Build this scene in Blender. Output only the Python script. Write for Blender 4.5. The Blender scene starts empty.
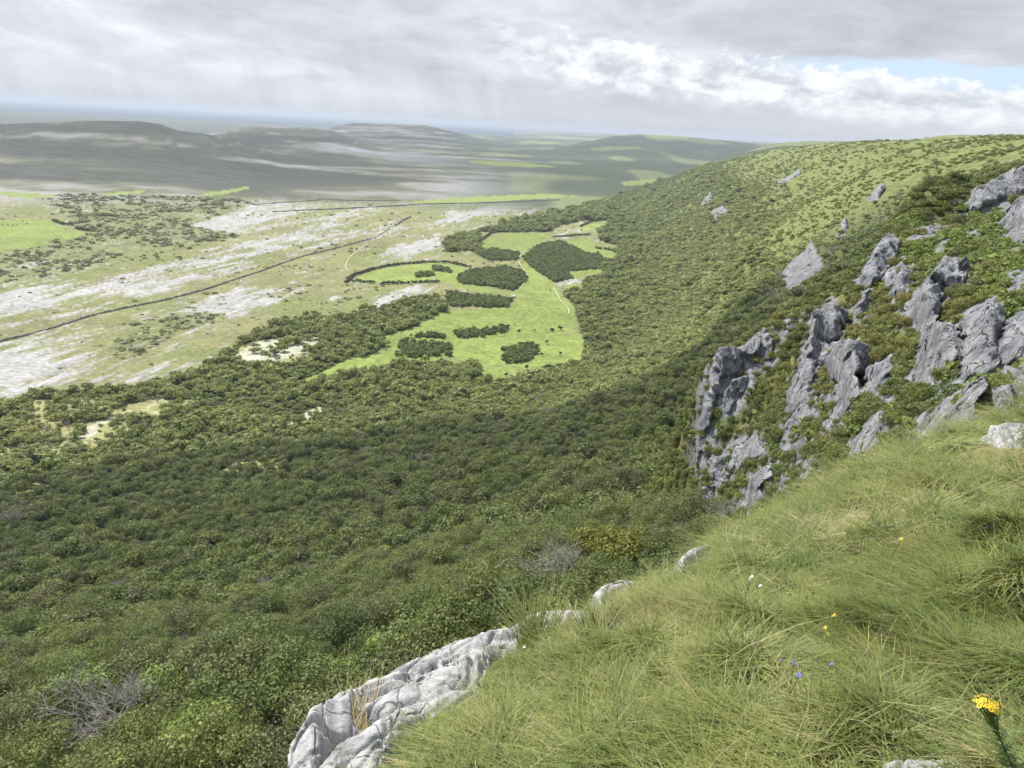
import bpy, math, random
import numpy as np
from mathutils import Vector, Matrix, Euler
R = math.radians
rng = np.random.default_rng(7); random.seed(7)
scn = bpy.context.scene
COL = scn.collection

# ------------------------------------------------------------------ camera
F = 739.0; CX, CY = 512.0, 384.0
PITCH = R(19.3); ROLL = R(3.15)
cp, sp = math.cos(PITCH), math.sin(PITCH)
fwd = np.array([0, cp, -sp]); up0 = np.array([0, sp, cp]); r0 = np.array([1., 0, 0])
RT = r0*math.cos(ROLL) + up0*math.sin(ROLL)
UP = -r0*math.sin(ROLL) + up0*math.cos(ROLL)
cam = bpy.data.cameras.new('camera'); co = bpy.data.objects.new('camera', cam); COL.objects.link(co)
cam.sensor_width = 36; cam.lens = 36*F/1024
cam.clip_start = 0.05; cam.clip_end = 200000
m = Matrix.Identity(4)
for i in range(3):
    m[i][0], m[i][1], m[i][2] = RT[i], UP[i], -fwd[i]
co.matrix_world = m
scn.camera = co

def raydir(px, py):
    px = np.asarray(px, float); py = np.asarray(py, float)
    d = fwd + ((px-CX)/F)[..., None]*RT - ((py-CY)/F)[..., None]*UP
    return d/np.hypot(d[..., 0], d[..., 1])[..., None]      # unit horizontal length
def project(x, y, z):
    p = np.stack([x, y, z], -1)
    dz = p@fwd; dz = np.where(dz < 1e-3, 1e-3, dz)
    ok = (p@fwd) > 1e-2
    px = CX + F*(p@RT)/dz; py = CY - F*(p@UP)/dz
    return np.where(ok, px, -9999), np.where(ok, py, 9999)
def at_r(px, py, r):
    d = raydir(px, py); return d*np.asarray(r, float)[..., None]
def at_z(px, py, z):
    d = raydir(px, py); return d*(z/d[..., 2])[..., None]

# ------------------------------------------------------------------ noise
def _h(ix, iy, iz, s):
    n = (ix.astype(np.int64)*374761393 + iy.astype(np.int64)*668265263 + iz.astype(np.int64)*2147483647 + s*1274126177) & 0xFFFFFFFF
    n = ((n ^ (n >> 13))*1274126177) & 0xFFFFFFFF
    n = ((n ^ (n >> 16))*2246822519) & 0xFFFFFFFF
    return ((n ^ (n >> 15)) & 0xFFFFFF)/float(0xFFFFFF)
def vnoise(x, y, z=None, s=0):
    x = np.asarray(x, float); y = np.asarray(y, float)
    z = np.zeros_like(x) if z is None else np.asarray(z, float)
    ix, iy, iz = np.floor(x), np.floor(y), np.floor(z)
    fx, fy, fz = x-ix, y-iy, z-iz
    fx, fy, fz = [f*f*f*(f*(f*6-15)+10) for f in (fx, fy, fz)]
    o = 0
    for a in (0, 1):
        for b in (0, 1):
            for c in (0, 1):
                w = (fx if a else 1-fx)*(fy if b else 1-fy)*(fz if c else 1-fz)
                o = o + w*_h(ix+a, iy+b, iz+c, s)
    return o*2-1
def fbm(x, y, z=None, o=4, s=0, g=.5):
    t = 0; a = 1; n = 0
    for k in range(o):
        t = t + a*vnoise(x*2**k+17.3*k, y*2**k+5.1*k, None if z is None else z*2**k, s+k); n += a; a *= g
    return t/n
def worley(x, y, z, s=0):
    ix, iy, iz = np.floor(x), np.floor(y), np.floor(z)
    f1 = np.full(x.shape, 9.); f2 = np.full(x.shape, 9.); idr = np.zeros(x.shape); fc = np.zeros(x.shape)
    for a in (-1, 0, 1):
        for b in (-1, 0, 1):
            for c in (-1, 0, 1):
                cx, cy, cz = ix+a, iy+b, iz+c
                dx = cx+_h(cx, cy, cz, s)-x; dy = cy+_h(cx, cy, cz, s+1)-y; dz = cz+_h(cx, cy, cz, s+2)-z
                d = np.sqrt(dx*dx+dy*dy+dz*dz); hid = _h(cx, cy, cz, s+3)
                new = d < f1
                f2 = np.where(new, f1, np.minimum(f2, d)); idr = np.where(new, hid, idr); fc = np.where(new, dx*(_h(cx, cy, cz, s+4)-.5)+dy*(_h(cx, cy, cz, s+5)-.5)+dz*(_h(cx, cy, cz, s+6)-.5), fc); f1 = np.where(new, d, f1)
    worley.facet = fc
    return f1, f2, idr
def sstep(a, b, x):
    t = np.clip((x-a)/(b-a), 0, 1); return t*t*(3-2*t)
def inpoly(px, py, poly):
    c = np.zeros(np.shape(px), bool); n = len(poly); j = n-1
    for i in range(n):
        xi, yi = poly[i]; xj, yj = poly[j]
        if yi != yj:
            c ^= ((yi > py) != (yj > py)) & (px < (xj-xi)*(py-yi)/(yj-yi)+xi)
        j = i
    return c
def segdist(px, py, pts, closed=True):
    d = np.full(np.shape(px), 1e9); n = len(pts)
    for i in range(n if closed else n-1):
        ax, ay = pts[i]; bx, by = pts[(i+1) % n]
        vx, vy = bx-ax, by-ay; L = vx*vx+vy*vy+1e-9
        t = np.clip(((px-ax)*vx+(py-ay)*vy)/L, 0, 1)
        d = np.minimum(d, np.hypot(px-ax-t*vx, py-ay-t*vy))
    return d
def sdin(px, py, poly):                         # signed distance, positive inside
    d = segdist(px, py, poly); return np.where(inpoly(px, py, poly), d, -d)

# ------------------------------------------------------------------ terrain surfaces
ZP = -150.0
class TPS:
    def __init__(s, pts, k=1.0, lam=1e-4):
        P = np.array(pts, float)                 # x,y,z
        s.k = k
        r = np.hypot(P[:, 0], P[:, 1]); s.u = np.arctan2(P[:, 0], P[:, 1])*2.2; s.v = np.log(r)*k; t = P[:, 2]/r
        n = len(r); K = s._phi(np.hypot(s.u[:, None]-s.u, s.v[:, None]-s.v)) + lam*np.eye(n)
        Q = np.stack([np.ones(n), s.u, s.v], 1)
        A = np.zeros((n+3, n+3)); A[:n, :n] = K; A[:n, n:] = Q; A[n:, :n] = Q.T
        s.w = np.linalg.solve(A, np.concatenate([t, np.zeros(3)]))
        # table
        s.a = np.linspace(R(-78), R(78), 420); s.l = np.linspace(math.log(1.0), math.log(70000), 700)
        AA, LL = np.meshgrid(s.a*2.2, s.l*k, indexing='ij')
        T = s.w[n] + s.w[n+1]*AA + s.w[n+2]*LL
        for i in range(n):
            T += s.w[i]*s._phi(np.hypot(AA-s.u[i], LL-s.v[i]))
        s.T = T
    @staticmethod
    def _phi(d): return d*d*np.log(d+1e-9)
    def z(s, x, y):
        r = np.hypot(x, y)+1e-6; a = np.arctan2(x, y); l = np.log(np.maximum(r, 1.01))
        fa = np.clip((a-s.a[0])/(s.a[1]-s.a[0]), 0, len(s.a)-1.001); fl = np.clip((l-s.l[0])/(s.l[1]-s.l[0]), 0, len(s.l)-1.001)
        i = fa.astype(int); j = fl.astype(int); fa = fa-i; fl = fl-j; T = s.T
        return r*((T[i, j]*(1-fa)+T[i+1, j]*fa)*(1-fl)+(T[i, j+1]*(1-fa)+T[i+1, j+1]*fa)*fl)
def Z(px, py, z): return list(at_z(px, py, np.array(float(z))))
def D(px, py, r): return list(at_r(px, py, np.array(float(r))))
def H(px, py, r, z):                             # azimuth of the pixel, free range and height
    d = raydir(px, py); return [d[0]*r, d[1]*r, z]

Wp = [Z(0,768,-46),Z(0,660,-85),Z(0,600,-112),Z(0,540,-136),Z(0,470,-152),Z(0,400,-185),
      Z(-250,768,-70),Z(-300,600,-130),Z(-300,480,-170),
      Z(200,740,-40),Z(180,640,-72),Z(170,560,-110),Z(170,500,-136),Z(160,440,-153),Z(150,385,-185),
      Z(330,700,-39),Z(330,620,-62),Z(330,560,-93),Z(330,500,-124),Z(320,440,-147),Z(320,400,-158),Z(330,350,-190),
      Z(450,640,-38),Z(480,560,-64),Z(480,500,-95),Z(470,440,-126),Z(460,395,-148),Z(460,360,-170),Z(470,300,-210),
      Z(580,605,-36),Z(590,550,-50),Z(590,500,-70),Z(590,450,-95),Z(585,400,-128),Z(580,372,-148),Z(570,340,-165),Z(540,260,-230),
      Z(660,550,-42),Z(650,480,-66),Z(650,420,-92),Z(640,370,-120),Z(620,320,-144),Z(606,290,-154),Z(600,250,-175),Z(620,225,-160),
      Z(700,480,-62),Z(700,420,-82),Z(700,350,-105),Z(695,300,-120),Z(690,250,-124),Z(680,215,-126),D(700,169,1800),D(735,160,1500),Z(655,200,-152),
      Z(645,186,-156),Z(620,190,-175),
      D(760,420,150),D(760,340,240),D(760,290,340),D(760,240,520),D(765,200,800),D(762,153.5,1350),
      D(820,400,110),D(820,290,270),D(810,240,430),D(815,195,650),D(810,149.5,1120),
      D(880,350,90),D(880,250,250),D(880,190,420),D(862,143,930),
      D(950,260,170),D(950,190,330),D(940,139,760),
      D(1024,200,200),D(1024,165,330),D(1024,136.5,600),D(1150,130,500),D(1150,250,120),
      H(1024,137,850,9),H(940,139,1020,3.5),H(862,143,1250,-1),H(815,149,1500,-14),H(762,153,1800,-24),H(700,169,2300,-100),
      H(700,169,2800,-118),H(762,153,2300,-22),H(862,143,1700,-6),H(940,139,1500,2),H(1024,137,1300,10),H(1150,130,1200,14),H(655,200,4000,-400),H(700,169,6000,-420),H(862,143,7000,-330),H(1024,137,7000,-300)]
Wp += [H(x_, 768, r_, z_) for x_ in (0, 200, 400, 600, 800) for r_, z_ in ((9, -36), (20, -37))]
W = TPS(Wp, 1.0, 2e-4)
Sp = [D(704,372,90),D(712,352,92),D(735,344,95),D(765,325,98),D(800,312,103),D(835,295,110),D(860,268,118),D(885,240,128),D(905,215,142),D(940,206,156),D(975,193,166),D(1024,172,180),D(1150,150,200),
      D(708,420,84),D(703,470,79),D(704,510,74),D(740,515,64),D(780,490,54),D(745,440,78),D(780,420,70),D(780,370,84),D(740,385,87),D(850,440,44),D(850,380,60),D(850,330,80),D(905,400,42),D(900,350,56),D(900,300,76),D(900,250,104),
      D(960,400,28),D(960,350,42),D(960,300,60),D(960,245,92),D(1012,420,20),D(1024,380,27),D(1024,340,36),D(1024,280,56),D(1024,220,95),D(870,462,35),D(930,440,23),
      D(1150,400,20),D(1150,300,40),D(1150,220,90),D(1024,196,135),D(975,212,130),D(935,224,125),D(1150,185,140),
      D(700,600,42),D(800,560,30),D(900,500,19),D(1000,470,12),D(620,600,50)]
def hid(px, py, r, dz):
    p = at_r(px, py, np.array(float(r))); return [p[0], p[1], p[2]-dz]
for (px, py, r) in [(712,352,92),(765,325,98),(800,312,103),(835,295,110),(860,268,118),(885,240,128),(905,215,142),(940,206,156),(975,193,166)]:
    Sp.append(hid(px-4, py, r*1.13, 12)); Sp.append(hid(px-8, py, r*1.35, 50))
Sp.append(hid(1024,175,215,14)); Sp.append(hid(1150,152,240,14)); Sp.append(hid(1024,175,260,50)); Sp.append(hid(1150,152,300,50))
for (px, py, r) in [(680,400,88),(678,450,82),(675,500,76)]:
    Sp.append(hid(px, py, r, 10)); Sp.append(hid(px-50, py, r, 32))
S = TPS(Sp, 1.0, 5e-5)
def zS(x, y):
    r = np.hypot(x, y)
    z = S.z(x, y)
    z = z + .9*fbm(x*.16, y*.16, o=3, s=31)*sstep(14, 40, r)
    z = z - 400*sstep(230, 420, r)
    ne_ = nedge(x, y); z = np.where((ne_ > -.5) & (r < 17), np.minimum(z, NC+NA*x+NB*y-2.5*sstep(-.5, 1.2, ne_)+1.5*sstep(.6,-.5,ne_)), z)
    return z

NA, NB, NC = .30, -.48, -1.6
def plane_hit(px, py):
    d = raydir(px, py); r = NC/(d[..., 2]-NA*d[..., 0]-NB*d[..., 1]); return d*r[..., None]
edge_px = [(240,1100),(300,800),(338,752),(376,712),(424,674),(486,644),(530,622),(585,616),(610,600),(650,577),(700,545),(745,522),(790,500),(850,470),(905,447),(950,432),(1000,418),(1060,402)]
E = plane_hit(np.array([p[0] for p in edge_px]), np.array([p[1] for p in edge_px]))
Epl = [(float(e[0]), float(e[1])) for e in E]
e0, e1 = np.array(Epl[0]), np.array(Epl[1]); Epl.insert(0, tuple(e0+(e0-e1)*4))
e0, e1 = np.array(Epl[-1]), np.array(Epl[-2]); Epl.append(tuple(e0+(e0-e1)/np.linalg.norm(e0-e1)*3))
Npoly = Epl + [(Epl[-1][0]+10, Epl[-1][1]-16), (60, -20), (-20, -20)]
def nedge(x, y):                                 # positive = on the grass, negative = over the drop
    d = segdist(x, y, Epl, closed=False); return np.where(inpoly(x, y, Npoly), d, -d)
def tuss(x, y):
    f1, f2, i_ = worley(x*1.5+.3*vnoise(x*2, y*2, s=1), y*1.5+.3*vnoise(x*2, y*2, s=2), np.zeros_like(x)+.5, s=21)
    return np.exp(-(f1/.42)**2)*(.35+.65*i_)
def zN(x, y, bumps=True):
    z = NC+NA*x+NB*y
    # hold the slope to a believable rise behind and beside the viewer
    e = nedge(x, y)
    if bumps:
        z = z + sstep(-.3, 2.2, e)*(.10*fbm(x*1.1, y*1.1, o=3, s=3)*sstep(0, 2, np.hypot(x, y)) + .22*fbm(x*.33, y*.33, o=2, s=9)*sstep(2, 7, np.hypot(x, y)) + .42*tuss(x, y)*sstep(1.5, 4, np.hypot(x, y)))
    out = np.maximum(-e, 0)
    z = z - 3.0*np.maximum(out-.1, 0) - .15*sstep(.5, 0, e)
    return z

def hill(az, r, prof, r1, r0, r2, terr=0):
    a = np.array([math.atan2(*raydir(p[0], p[1])[:2]) for p in prof])
    t = np.array([raydir(p[0], p[1])[2] for p in prof])
    ztop = np.interp(az, a, t)*r0
    edge = sstep(a[0]-.03, a[0], az)*sstep(a[-1]+.03, a[-1], az)
    q = np.clip((r-r1)/(r0-r1), 0, 1)
    q = .35*q + .65*q**2.0
    if terr:
        n = q*terr+.25*vnoise(az*9, q*2, s=77); f = n-np.floor(n)
        q = q*.55 + .45*(np.floor(n)+sstep(.55, 1, f))/terr
    q = np.clip(q, 0, 1)*sstep(r2*1.28, r2, r)
    return (ztop-ZP)*q*edge
HP1 = [(-420,150),(-260,131),(-100,127),(0,124.5),(60,122),(85,120.5),(140,121.5),(160,124),(178,131),(205,134),(240,141),(300,160)]
HP2 = [(165,150),(215,133),(240,128),(270,126),(285,128),(305,127),(332,130),(350,137),(375,146),(420,158)]
HP3 = [(290,140),(335,127),(352,123),(385,124),(405,124.5),(425,125),(450,131),(490,141),(530,148)]
HP4 = [(430,152),(500,148),(560,145),(590,141),(612,135.5),(640,134),(680,136),(730,141),(790,147),(850,152),(900,157)]
HP5 = [(300,127),(420,131),(520,134),(600,134),(660,138),(760,142.5),(830,147),(900,150),(1100,160)]
def hills(x, y):
    r = np.hypot(x, y); az = np.arctan2(x, y)
    h = hill(az, r, HP1, 1350, 3000, 3000, 6)
    h = np.maximum(h, hill(az, r, HP2, 2500, 4200, 4200, 5))
    h = np.maximum(h, hill(az, r, HP3, 4300, 6600, 6600, 0))
    h = np.maximum(h, hill(az, r, HP4, 3300, 6500, 6500, 0))
    h = np.maximum(h, hill(az, r, HP5, 9500, 16000, 20000, 0))
    return h
def zM(x, y):
    r = np.hypot(x, y)
    w = np.where(r > 4600, -900., W.z(x, y) - 700*sstep(2600, 4500, r))
    w = w + sstep(60, 200, r)*(1.4*fbm(x*.03, y*.03, o=3, s=5)) + sstep(500, 900, r)*5*fbm(x*.008, y*.012, o=3, s=8)*sstep(ZP+5, ZP+40, w)
    p = ZP + hills(x, y) + 1.0*fbm(x*.012, y*.012, o=3, s=1)*sstep(300, 600, r) - 40*sstep(11000, 12500, r)*sstep(.02, -.06, np.arctan2(x, y))
    k = 6.0; d = np.clip(.5+.5*(w-p)/k, 0, 1)
    return p*(1-d)+w*d + k*d*(1-d)

def hit(fn, px, py, rmin, rmax, n=260):
    """first hit of each pixel ray with a height field"""
    d = raydir(px, py); rs = np.geomspace(rmin, rmax, n)
    res = np.full(np.shape(px), np.nan); prev = np.full(np.shape(px), rmin)
    for r in rs:
        p = d*r; below = (p[..., 2] < fn(p[..., 0], p[..., 1])) & np.isnan(res)
        if below.any():
            lo = prev[below]*1.; hi = np.full(lo.shape, r); dd = d[below]
            for _ in range(14):
                mid = (lo+hi)/2; q = dd*mid[:, None]; b = q[:, 2] < fn(q[:, 0], q[:, 1])
                hi = np.where(b, mid, hi); lo = np.where(b, lo, mid)
            res[below] = hi
        prev = np.where(np.isnan(res), r, prev)
    return d*res[..., None]

# ------------------------------------------------------------------ node helpers / materials
class NT:
    def __init__(s, name, world=False):
        s.m = bpy.data.materials.new(name); s.m.use_nodes = True
        s.n = s.m.node_tree.nodes; s.l = s.m.node_tree.links; s.n.clear()
        s.out = s.n.new('ShaderNodeOutputMaterial')
    def node(s, t, **k):
        x = s.n.new(t)
        for a, b in k.items():
            if a.startswith('_'): setattr(x, a[1:], b)
        return x
    def set(s, x, i, v):
        if hasattr(v, 'is_linked') or isinstance(v, bpy.types.NodeSocket): s.l.new(v, x.inputs[i])
        else: x.inputs[i].default_value = v
    def math(s, op, a, b=0.0, c=None, clamp=False):
        x = s.n.new('ShaderNodeMath'); x.operation = op; x.use_clamp = clamp; s.set(x, 0, a); s.set(x, 1, b)
        if c is not None: s.set(x, 2, c)
        return x.outputs[0]
    def noise(s, vec, scale, detail=4, rough=.55, dist=0):
        x = s.n.new('ShaderNodeTexNoise'); s.l.new(vec, x.inputs['Vector'])
        x.inputs['Scale'].default_value = scale; x.inputs['Detail'].default_value = detail; x.inputs['Roughness'].default_value = rough; x.inputs['Distortion'].default_value = dist
        return x.outputs['Fac']
    def ramp(s, fac, stops, interp='LINEAR'):
        x = s.n.new('ShaderNodeValToRGB'); x.color_ramp.interpolation = interp
        e = x.color_ramp.elements
        while len(e) < len(stops): e.new(.5)
        for i, (p, c) in enumerate(stops):
            e[i].position = p; e[i].color = (*c, 1) if len(c) == 3 else c
        s.l.new(fac, x.inputs[0]); return x.outputs[0]
    def mix(s, fac, a, b, mode='MIX'):
        x = s.n.new('ShaderNodeMix'); x.data_type = 'RGBA'; x.blend_type = mode
        s.set(x, 0, fac)
        for i, v in ((6, a), (7, b)):
            if isinstance(v, bpy.types.NodeSocket): s.l.new(v, x.inputs[i])
            else: x.inputs[i].default_value = (*v, 1)
        return x.outputs[2]
    def mapping(s, vec, scale=(1,1,1), rot=(0,0,0)):
        x = s.n.new('ShaderNodeMapping'); s.l.new(vec, x.inputs[0]); x.inputs['Scale'].default_value = scale; x.inputs['Rotation'].default_value = rot
        return x.outputs[0]
    def bump(s, h, strength, dist):
        x = s.n.new('ShaderNodeBump'); s.l.new(h, x.inputs['Height']); x.inputs['Strength'].default_value = strength; x.inputs['Distance'].default_value = dist
        return x.outputs[0]
    def finish(s, col, rough=.9, normal=None, translucent=0, spec=.2):
        p = s.n.new('ShaderNodeBsdfPrincipled')
        s.set(p, 'Base Color', col if isinstance(col, bpy.types.NodeSocket) else (*col, 1))
        p.inputs['Roughness'].default_value = rough; p.inputs['Specular IOR Level'].default_value = spec
        if normal is not None: s.l.new(normal, p.inputs['Normal'])
        o = p.outputs[0]
        if translucent:
            t = s.n.new('ShaderNodeBsdfTranslucent'); s.set(t, 0, col if isinstance(col, bpy.types.NodeSocket) else (*col, 1))
            x = s.n.new('ShaderNodeMixShader'); x.inputs[0].default_value = translucent
            s.l.new(o, x.inputs[1]); s.l.new(t.outputs[0], x.inputs[2]); o = x.outputs[0]
        s.l.new(o, s.out.inputs[0]); return s.m
    def pos(s): return s.n.new('ShaderNodeNewGeometry').outputs['Position']
    def obj(s): return s.n.new('ShaderNodeTexCoord').outputs['Object']
    def rand(s): return s.n.new('ShaderNodeObjectInfo').outputs['Random']
    def attr(s, name):
        x = s.n.new('ShaderNodeAttribute'); x.attribute_name = name; return x.outputs['Color']

def leafmat(name, stops, nscale=1.2, trans=.36, rough=.6, spec=.25):
    t = NT(name); o = t.obj(); r = t.rand(); oi = t.n.new('ShaderNodeObjectInfo')
    st = t.math('SUBTRACT', t.math('MULTIPLY', t.noise(oi.outputs['Location'], .045, 3, .6), 2.4), .7, clamp=True)
    r = t.math('ADD', t.math('MULTIPLY', r, .5), t.math('MULTIPLY', st, .5)) if 'blades' not in name else t.math('ADD', t.math('MULTIPLY', r, .5), t.math('MULTIPLY', t.math('SUBTRACT', t.math('MULTIPLY', t.noise(oi.outputs['Location'], 1.1, 3, .6), 2.6), .8, clamp=True), .5))
    c = t.ramp(r, stops)
    n = t.noise(o, nscale, 3, .6)
    k = t.ramp(n, [(.3, (.62,.62,.6)), (.55, (1,1,1)), (.75, (1.45,1.35,1.1))])
    c = t.mix(1.0, c, k, 'MULTIPLY')
    return t.finish(c, rough, translucent=trans, spec=spec)
M = {}
M['leaf'] = leafmat('hazel_leaves', [(0,(.080,.104,.038)),(.2,(.115,.150,.050)),(.42,(.160,.195,.060)),(.58,(.125,.145,.066)),(.72,(.185,.21,.064)),(.85,(.15,.19,.058)),(1,(.215,.205,.11))])
M['leaf_far'] = leafmat('scrub_leaves', [(0,(.15,.18,.066)),(.35,(.195,.235,.078)),(.7,(.235,.262,.086)),(1,(.285,.295,.105))], .8, .42)
M['leaf_lime'] = leafmat('ash_leaves', [(0,(.16,.23,.065)),(1,(.21,.27,.07))])
M['leaf_dark'] = leafmat('thorn_leaves', [(0,(.036,.052,.026)),(1,(.05,.066,.028))])
M['leaf_yellow'] = leafmat('yellowing_leaves', [(0,(.21,.22,.05)),(1,(.16,.18,.045))])
def standmat(name, stops):
    t = NT(name); p = t.pos(); n = t.noise(p, .16, 4, .7)
    return t.finish(t.ramp(n, stops), .7, translucent=.4)
M['stand'] = standmat('thicket_leaves', [(.3,(.07,.095,.038)),(.45,(.12,.155,.055)),(.6,(.16,.19,.066)),(.7,(.20,.22,.08))])
M['standd'] = standmat('hedge_leaves', [(.3,(.05,.07,.03)),(.5,(.075,.10,.04)),(.7,(.12,.145,.055))])
M['leaf_cliff'] = leafmat('cliff_shrub_leaves', [(0,(.06,.085,.032)),(.25,(.10,.13,.040)),(.5,(.15,.165,.048)),(.70,(.175,.185,.055)),(.84,(.20,.19,.06)),(.93,(.22,.165,.055)),(1,(.12,.14,.045))], 2)
M['heath'] = leafmat('heath_leaves', [(0,(.09,.13,.036)),(.4,(.14,.185,.045)),(.8,(.17,.21,.05)),(1,(.21,.21,.065))], 1.5)
M['grass'] = leafmat('grass_blades', [(0,(.06,.11,.028)),(.3,(.135,.182,.047)),(.6,(.22,.252,.074)),(.85,(.29,.30,.105)),(1,(.34,.32,.14))], 26.0, .4, .5, .35)
M['straw'] = leafmat('dry_grass_blades', [(0,(.30,.26,.13)),(.5,(.40,.35,.20)),(1,(.26,.21,.11))], 26.0, .3, .6)
t = NT('bark'); M['bark'] = t.finish(t.ramp(t.noise(t.obj(), 3, 4), [(.3,(.09,.08,.065)),(.7,(.2,.185,.16))]), .9)
t = NT('grey_twigs'); M['twig'] = t.finish(t.ramp(t.noise(t.obj(), 1.5, 3), [(.3,(.17,.16,.14)),(.7,(.33,.315,.29))]), .9)

def rockmat(name, base, pale, dark, scale=1.0, bs=.5, veg=.0, stri=.8):
    t = NT(name); p = t.pos()
    n1 = t.noise(p, 1.1*scale, 6, .65); n2 = t.noise(p, 6*scale, 6, .7)
    v = t.node('ShaderNodeTexVoronoi'); v.feature = 'DISTANCE_TO_EDGE'; v.inputs['Scale'].default_value = 1.3*scale
    mp = t.mapping(p, (1.1, 1.1, .45), (.25, .3, .3)); dn = t.node('ShaderNodeTexNoise'); dn.inputs['Scale'].default_value = 1.5*scale; t.l.new(mp, dn.inputs['Vector'])
    vm = t.node('ShaderNodeVectorMath'); vm.operation = 'MULTIPLY_ADD'; t.l.new(dn.outputs['Color'], vm.inputs[0]); vm.inputs[1].default_value = ((1.3 if stri > .5 else .35)/scale,)*3; t.l.new(mp, vm.inputs[2])
    t.l.new(vm.outputs[0], v.inputs['Vector'])
    crack = t.ramp(v.outputs['Distance'], [(0,(0,0,0)),(.03,(1,1,1))])
    c = t.ramp(n1, [(.28, dark), (.48, base), (.7, pale)])
    c = t.mix(.75, c, t.ramp(n2, [(.3,(.5,.5,.52)),(.5,(1,1,1)),(.72,(1.25,1.25,1.22))]), 'MULTIPLY')
    c = t.mix(t.math('MULTIPLY', t.math('SUBTRACT', 1.0, crack), .55 if stri > .5 else .38), c, (.045,.045,.04))
    sn = t.noise(t.mapping(p, (1.6, 1.6, .35), (.2, .35, .1)), 1.5*scale, 5, .7)
    c = t.mix(stri, c, t.ramp(sn, [(.34,(.45,.45,.48)),(.47,(1,1,1)),(.62,(1.3,1.3,1.28))]), 'MULTIPLY')
    if veg:
        n3 = t.noise(p, 2.2*scale, 5, .6)
        c = t.mix(t.math('MULTIPLY', t.math('GREATER_THAN', n3, .60), veg), c, (.10,.10,.03))
    h = t.math('ADD', t.math('MULTIPLY', n2, .6), t.math('ADD', t.math('MULTIPLY', crack, .5), t.math('MULTIPLY', sn, 1.1*stri)))
    return t.finish(c, .92, t.bump(h, bs, .25/scale), spec=.15)
M['cliff'] = rockmat('cliff_limestone', (.185,.193,.212), (.31,.315,.325), (.10,.105,.115), .55, 1.0, .35)
M['pale_rock'] = rockmat('pale_limestone', (.27,.272,.275), (.40,.40,.39), (.15,.152,.155), 2.6, .55, .25, .3)
M['stone'] = rockmat('weathered_stone', (.16,.155,.14), (.30,.30,.29), (.07,.07,.06), 1.2, .6)

def groundmat(name, micro, fs, bumpd, bs=.5):
    t = NT(name); p = t.pos(); c = t.attr('col')
    n = t.noise(p, fs, 5, .65); n2 = t.noise(p, fs*.13, 4, .6)
    k = t.ramp(n, [(.25, (1-micro,)*3), (.5, (1,1,1)), (.75, (1+micro,)*3)])
    c = t.mix(1.0, c, k, 'MULTIPLY')
    n4 = t.noise(t.mapping(p, (.55, 2.6, 1), (0, 0, -math.atan2(0.62, 0.78))), fs*.9, 4, .7)
    c = t.mix(.7, c, t.mix(1.0, c, t.ramp(n4, [(.35,(.55,.56,.5)),(.5,(1,1,1)),(.65,(1.2,1.2,1.22))]), 'MULTIPLY'))
    c = t.mix(.5, c, t.mix(1.0, c, t.ramp(n2, [(.3,(.75,.75,.72)),(.7,(1.25,1.25,1.25))]), 'MULTIPLY'))
    return t.finish(c, .95, t.bump(n, bs, bumpd), spec=.1)
M['ground'] = groundmat('valley_floor', .4, .35, 1.0)
M['hillm'] = groundmat('far_hill', .3, .02, 6.0, .6)
M['rough'] = groundmat('hillside_turf', .45, 1.6, .4, .8)
M['turf'] = groundmat('cliff_top_turf', .5, 9, .05, .8)

# ------------------------------------------------------------------ mesh helpers
def mkmesh(name, v, f, mat, cols=None, smooth=True):
    v = np.asarray(v, np.float32); f = np.asarray(f, np.int32)
    me = bpy.data.meshes.new(name)
    me.vertices.add(len(v)); me.vertices.foreach_set('co', v.ravel())
    k = f.shape[1]
    me.loops.add(f.size); me.loops.foreach_set('vertex_index', f.ravel())
    me.polygons.add(len(f)); me.polygons.foreach_set('loop_start', np.arange(len(f), dtype=np.int32)*k)
    try: me.polygons.foreach_set('loop_total', np.full(len(f), k, np.int32))
    except Exception: pass
    if smooth: me.polygons.foreach_set('use_smooth', np.ones(len(f), bool))
    if cols is not None:
        a = me.color_attributes.new('col', 'FLOAT_COLOR', 'POINT')
        c4 = np.ones((len(v), 4), np.float32); c4[:, :3] = cols; a.data.foreach_set('color', c4.ravel())
    me.update(calc_edges=True); me.validate()
    if mat: me.materials.append(mat)
    return me
def link(name, me, parent=None, **p):
    o = bpy.data.objects.new(name, me); COL.objects.link(o)
    if parent: o.parent = parent
    for k, v in p.items(): o[k] = v
    return o
def empty(name, loc, rz=0, sc=1, **p):
    o = bpy.data.objects.new(name, None); COL.objects.link(o); o.location = loc; o.rotation_euler = (0, 0, rz); o.scale = (sc,)*3 if np.isscalar(sc) else sc
    o.empty_display_size = .2
    for k, v in p.items(): o[k] = v
    return o
def grid_faces(nr, nc):
    i = np.arange(nr*nc).reshape(nr, nc)
    return np.stack([i[:-1, :-1], i[:-1, 1:], i[1:, 1:], i[1:, :-1]], -1).reshape(-1, 4)
def submesh(name, v, f, fm, mat, cols):
    f = f[fm]
    u, inv = np.unique(f.ravel(), return_inverse=True)
    return mkmesh(name, v[u], inv.reshape(-1, 4), mat, cols[u])

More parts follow.
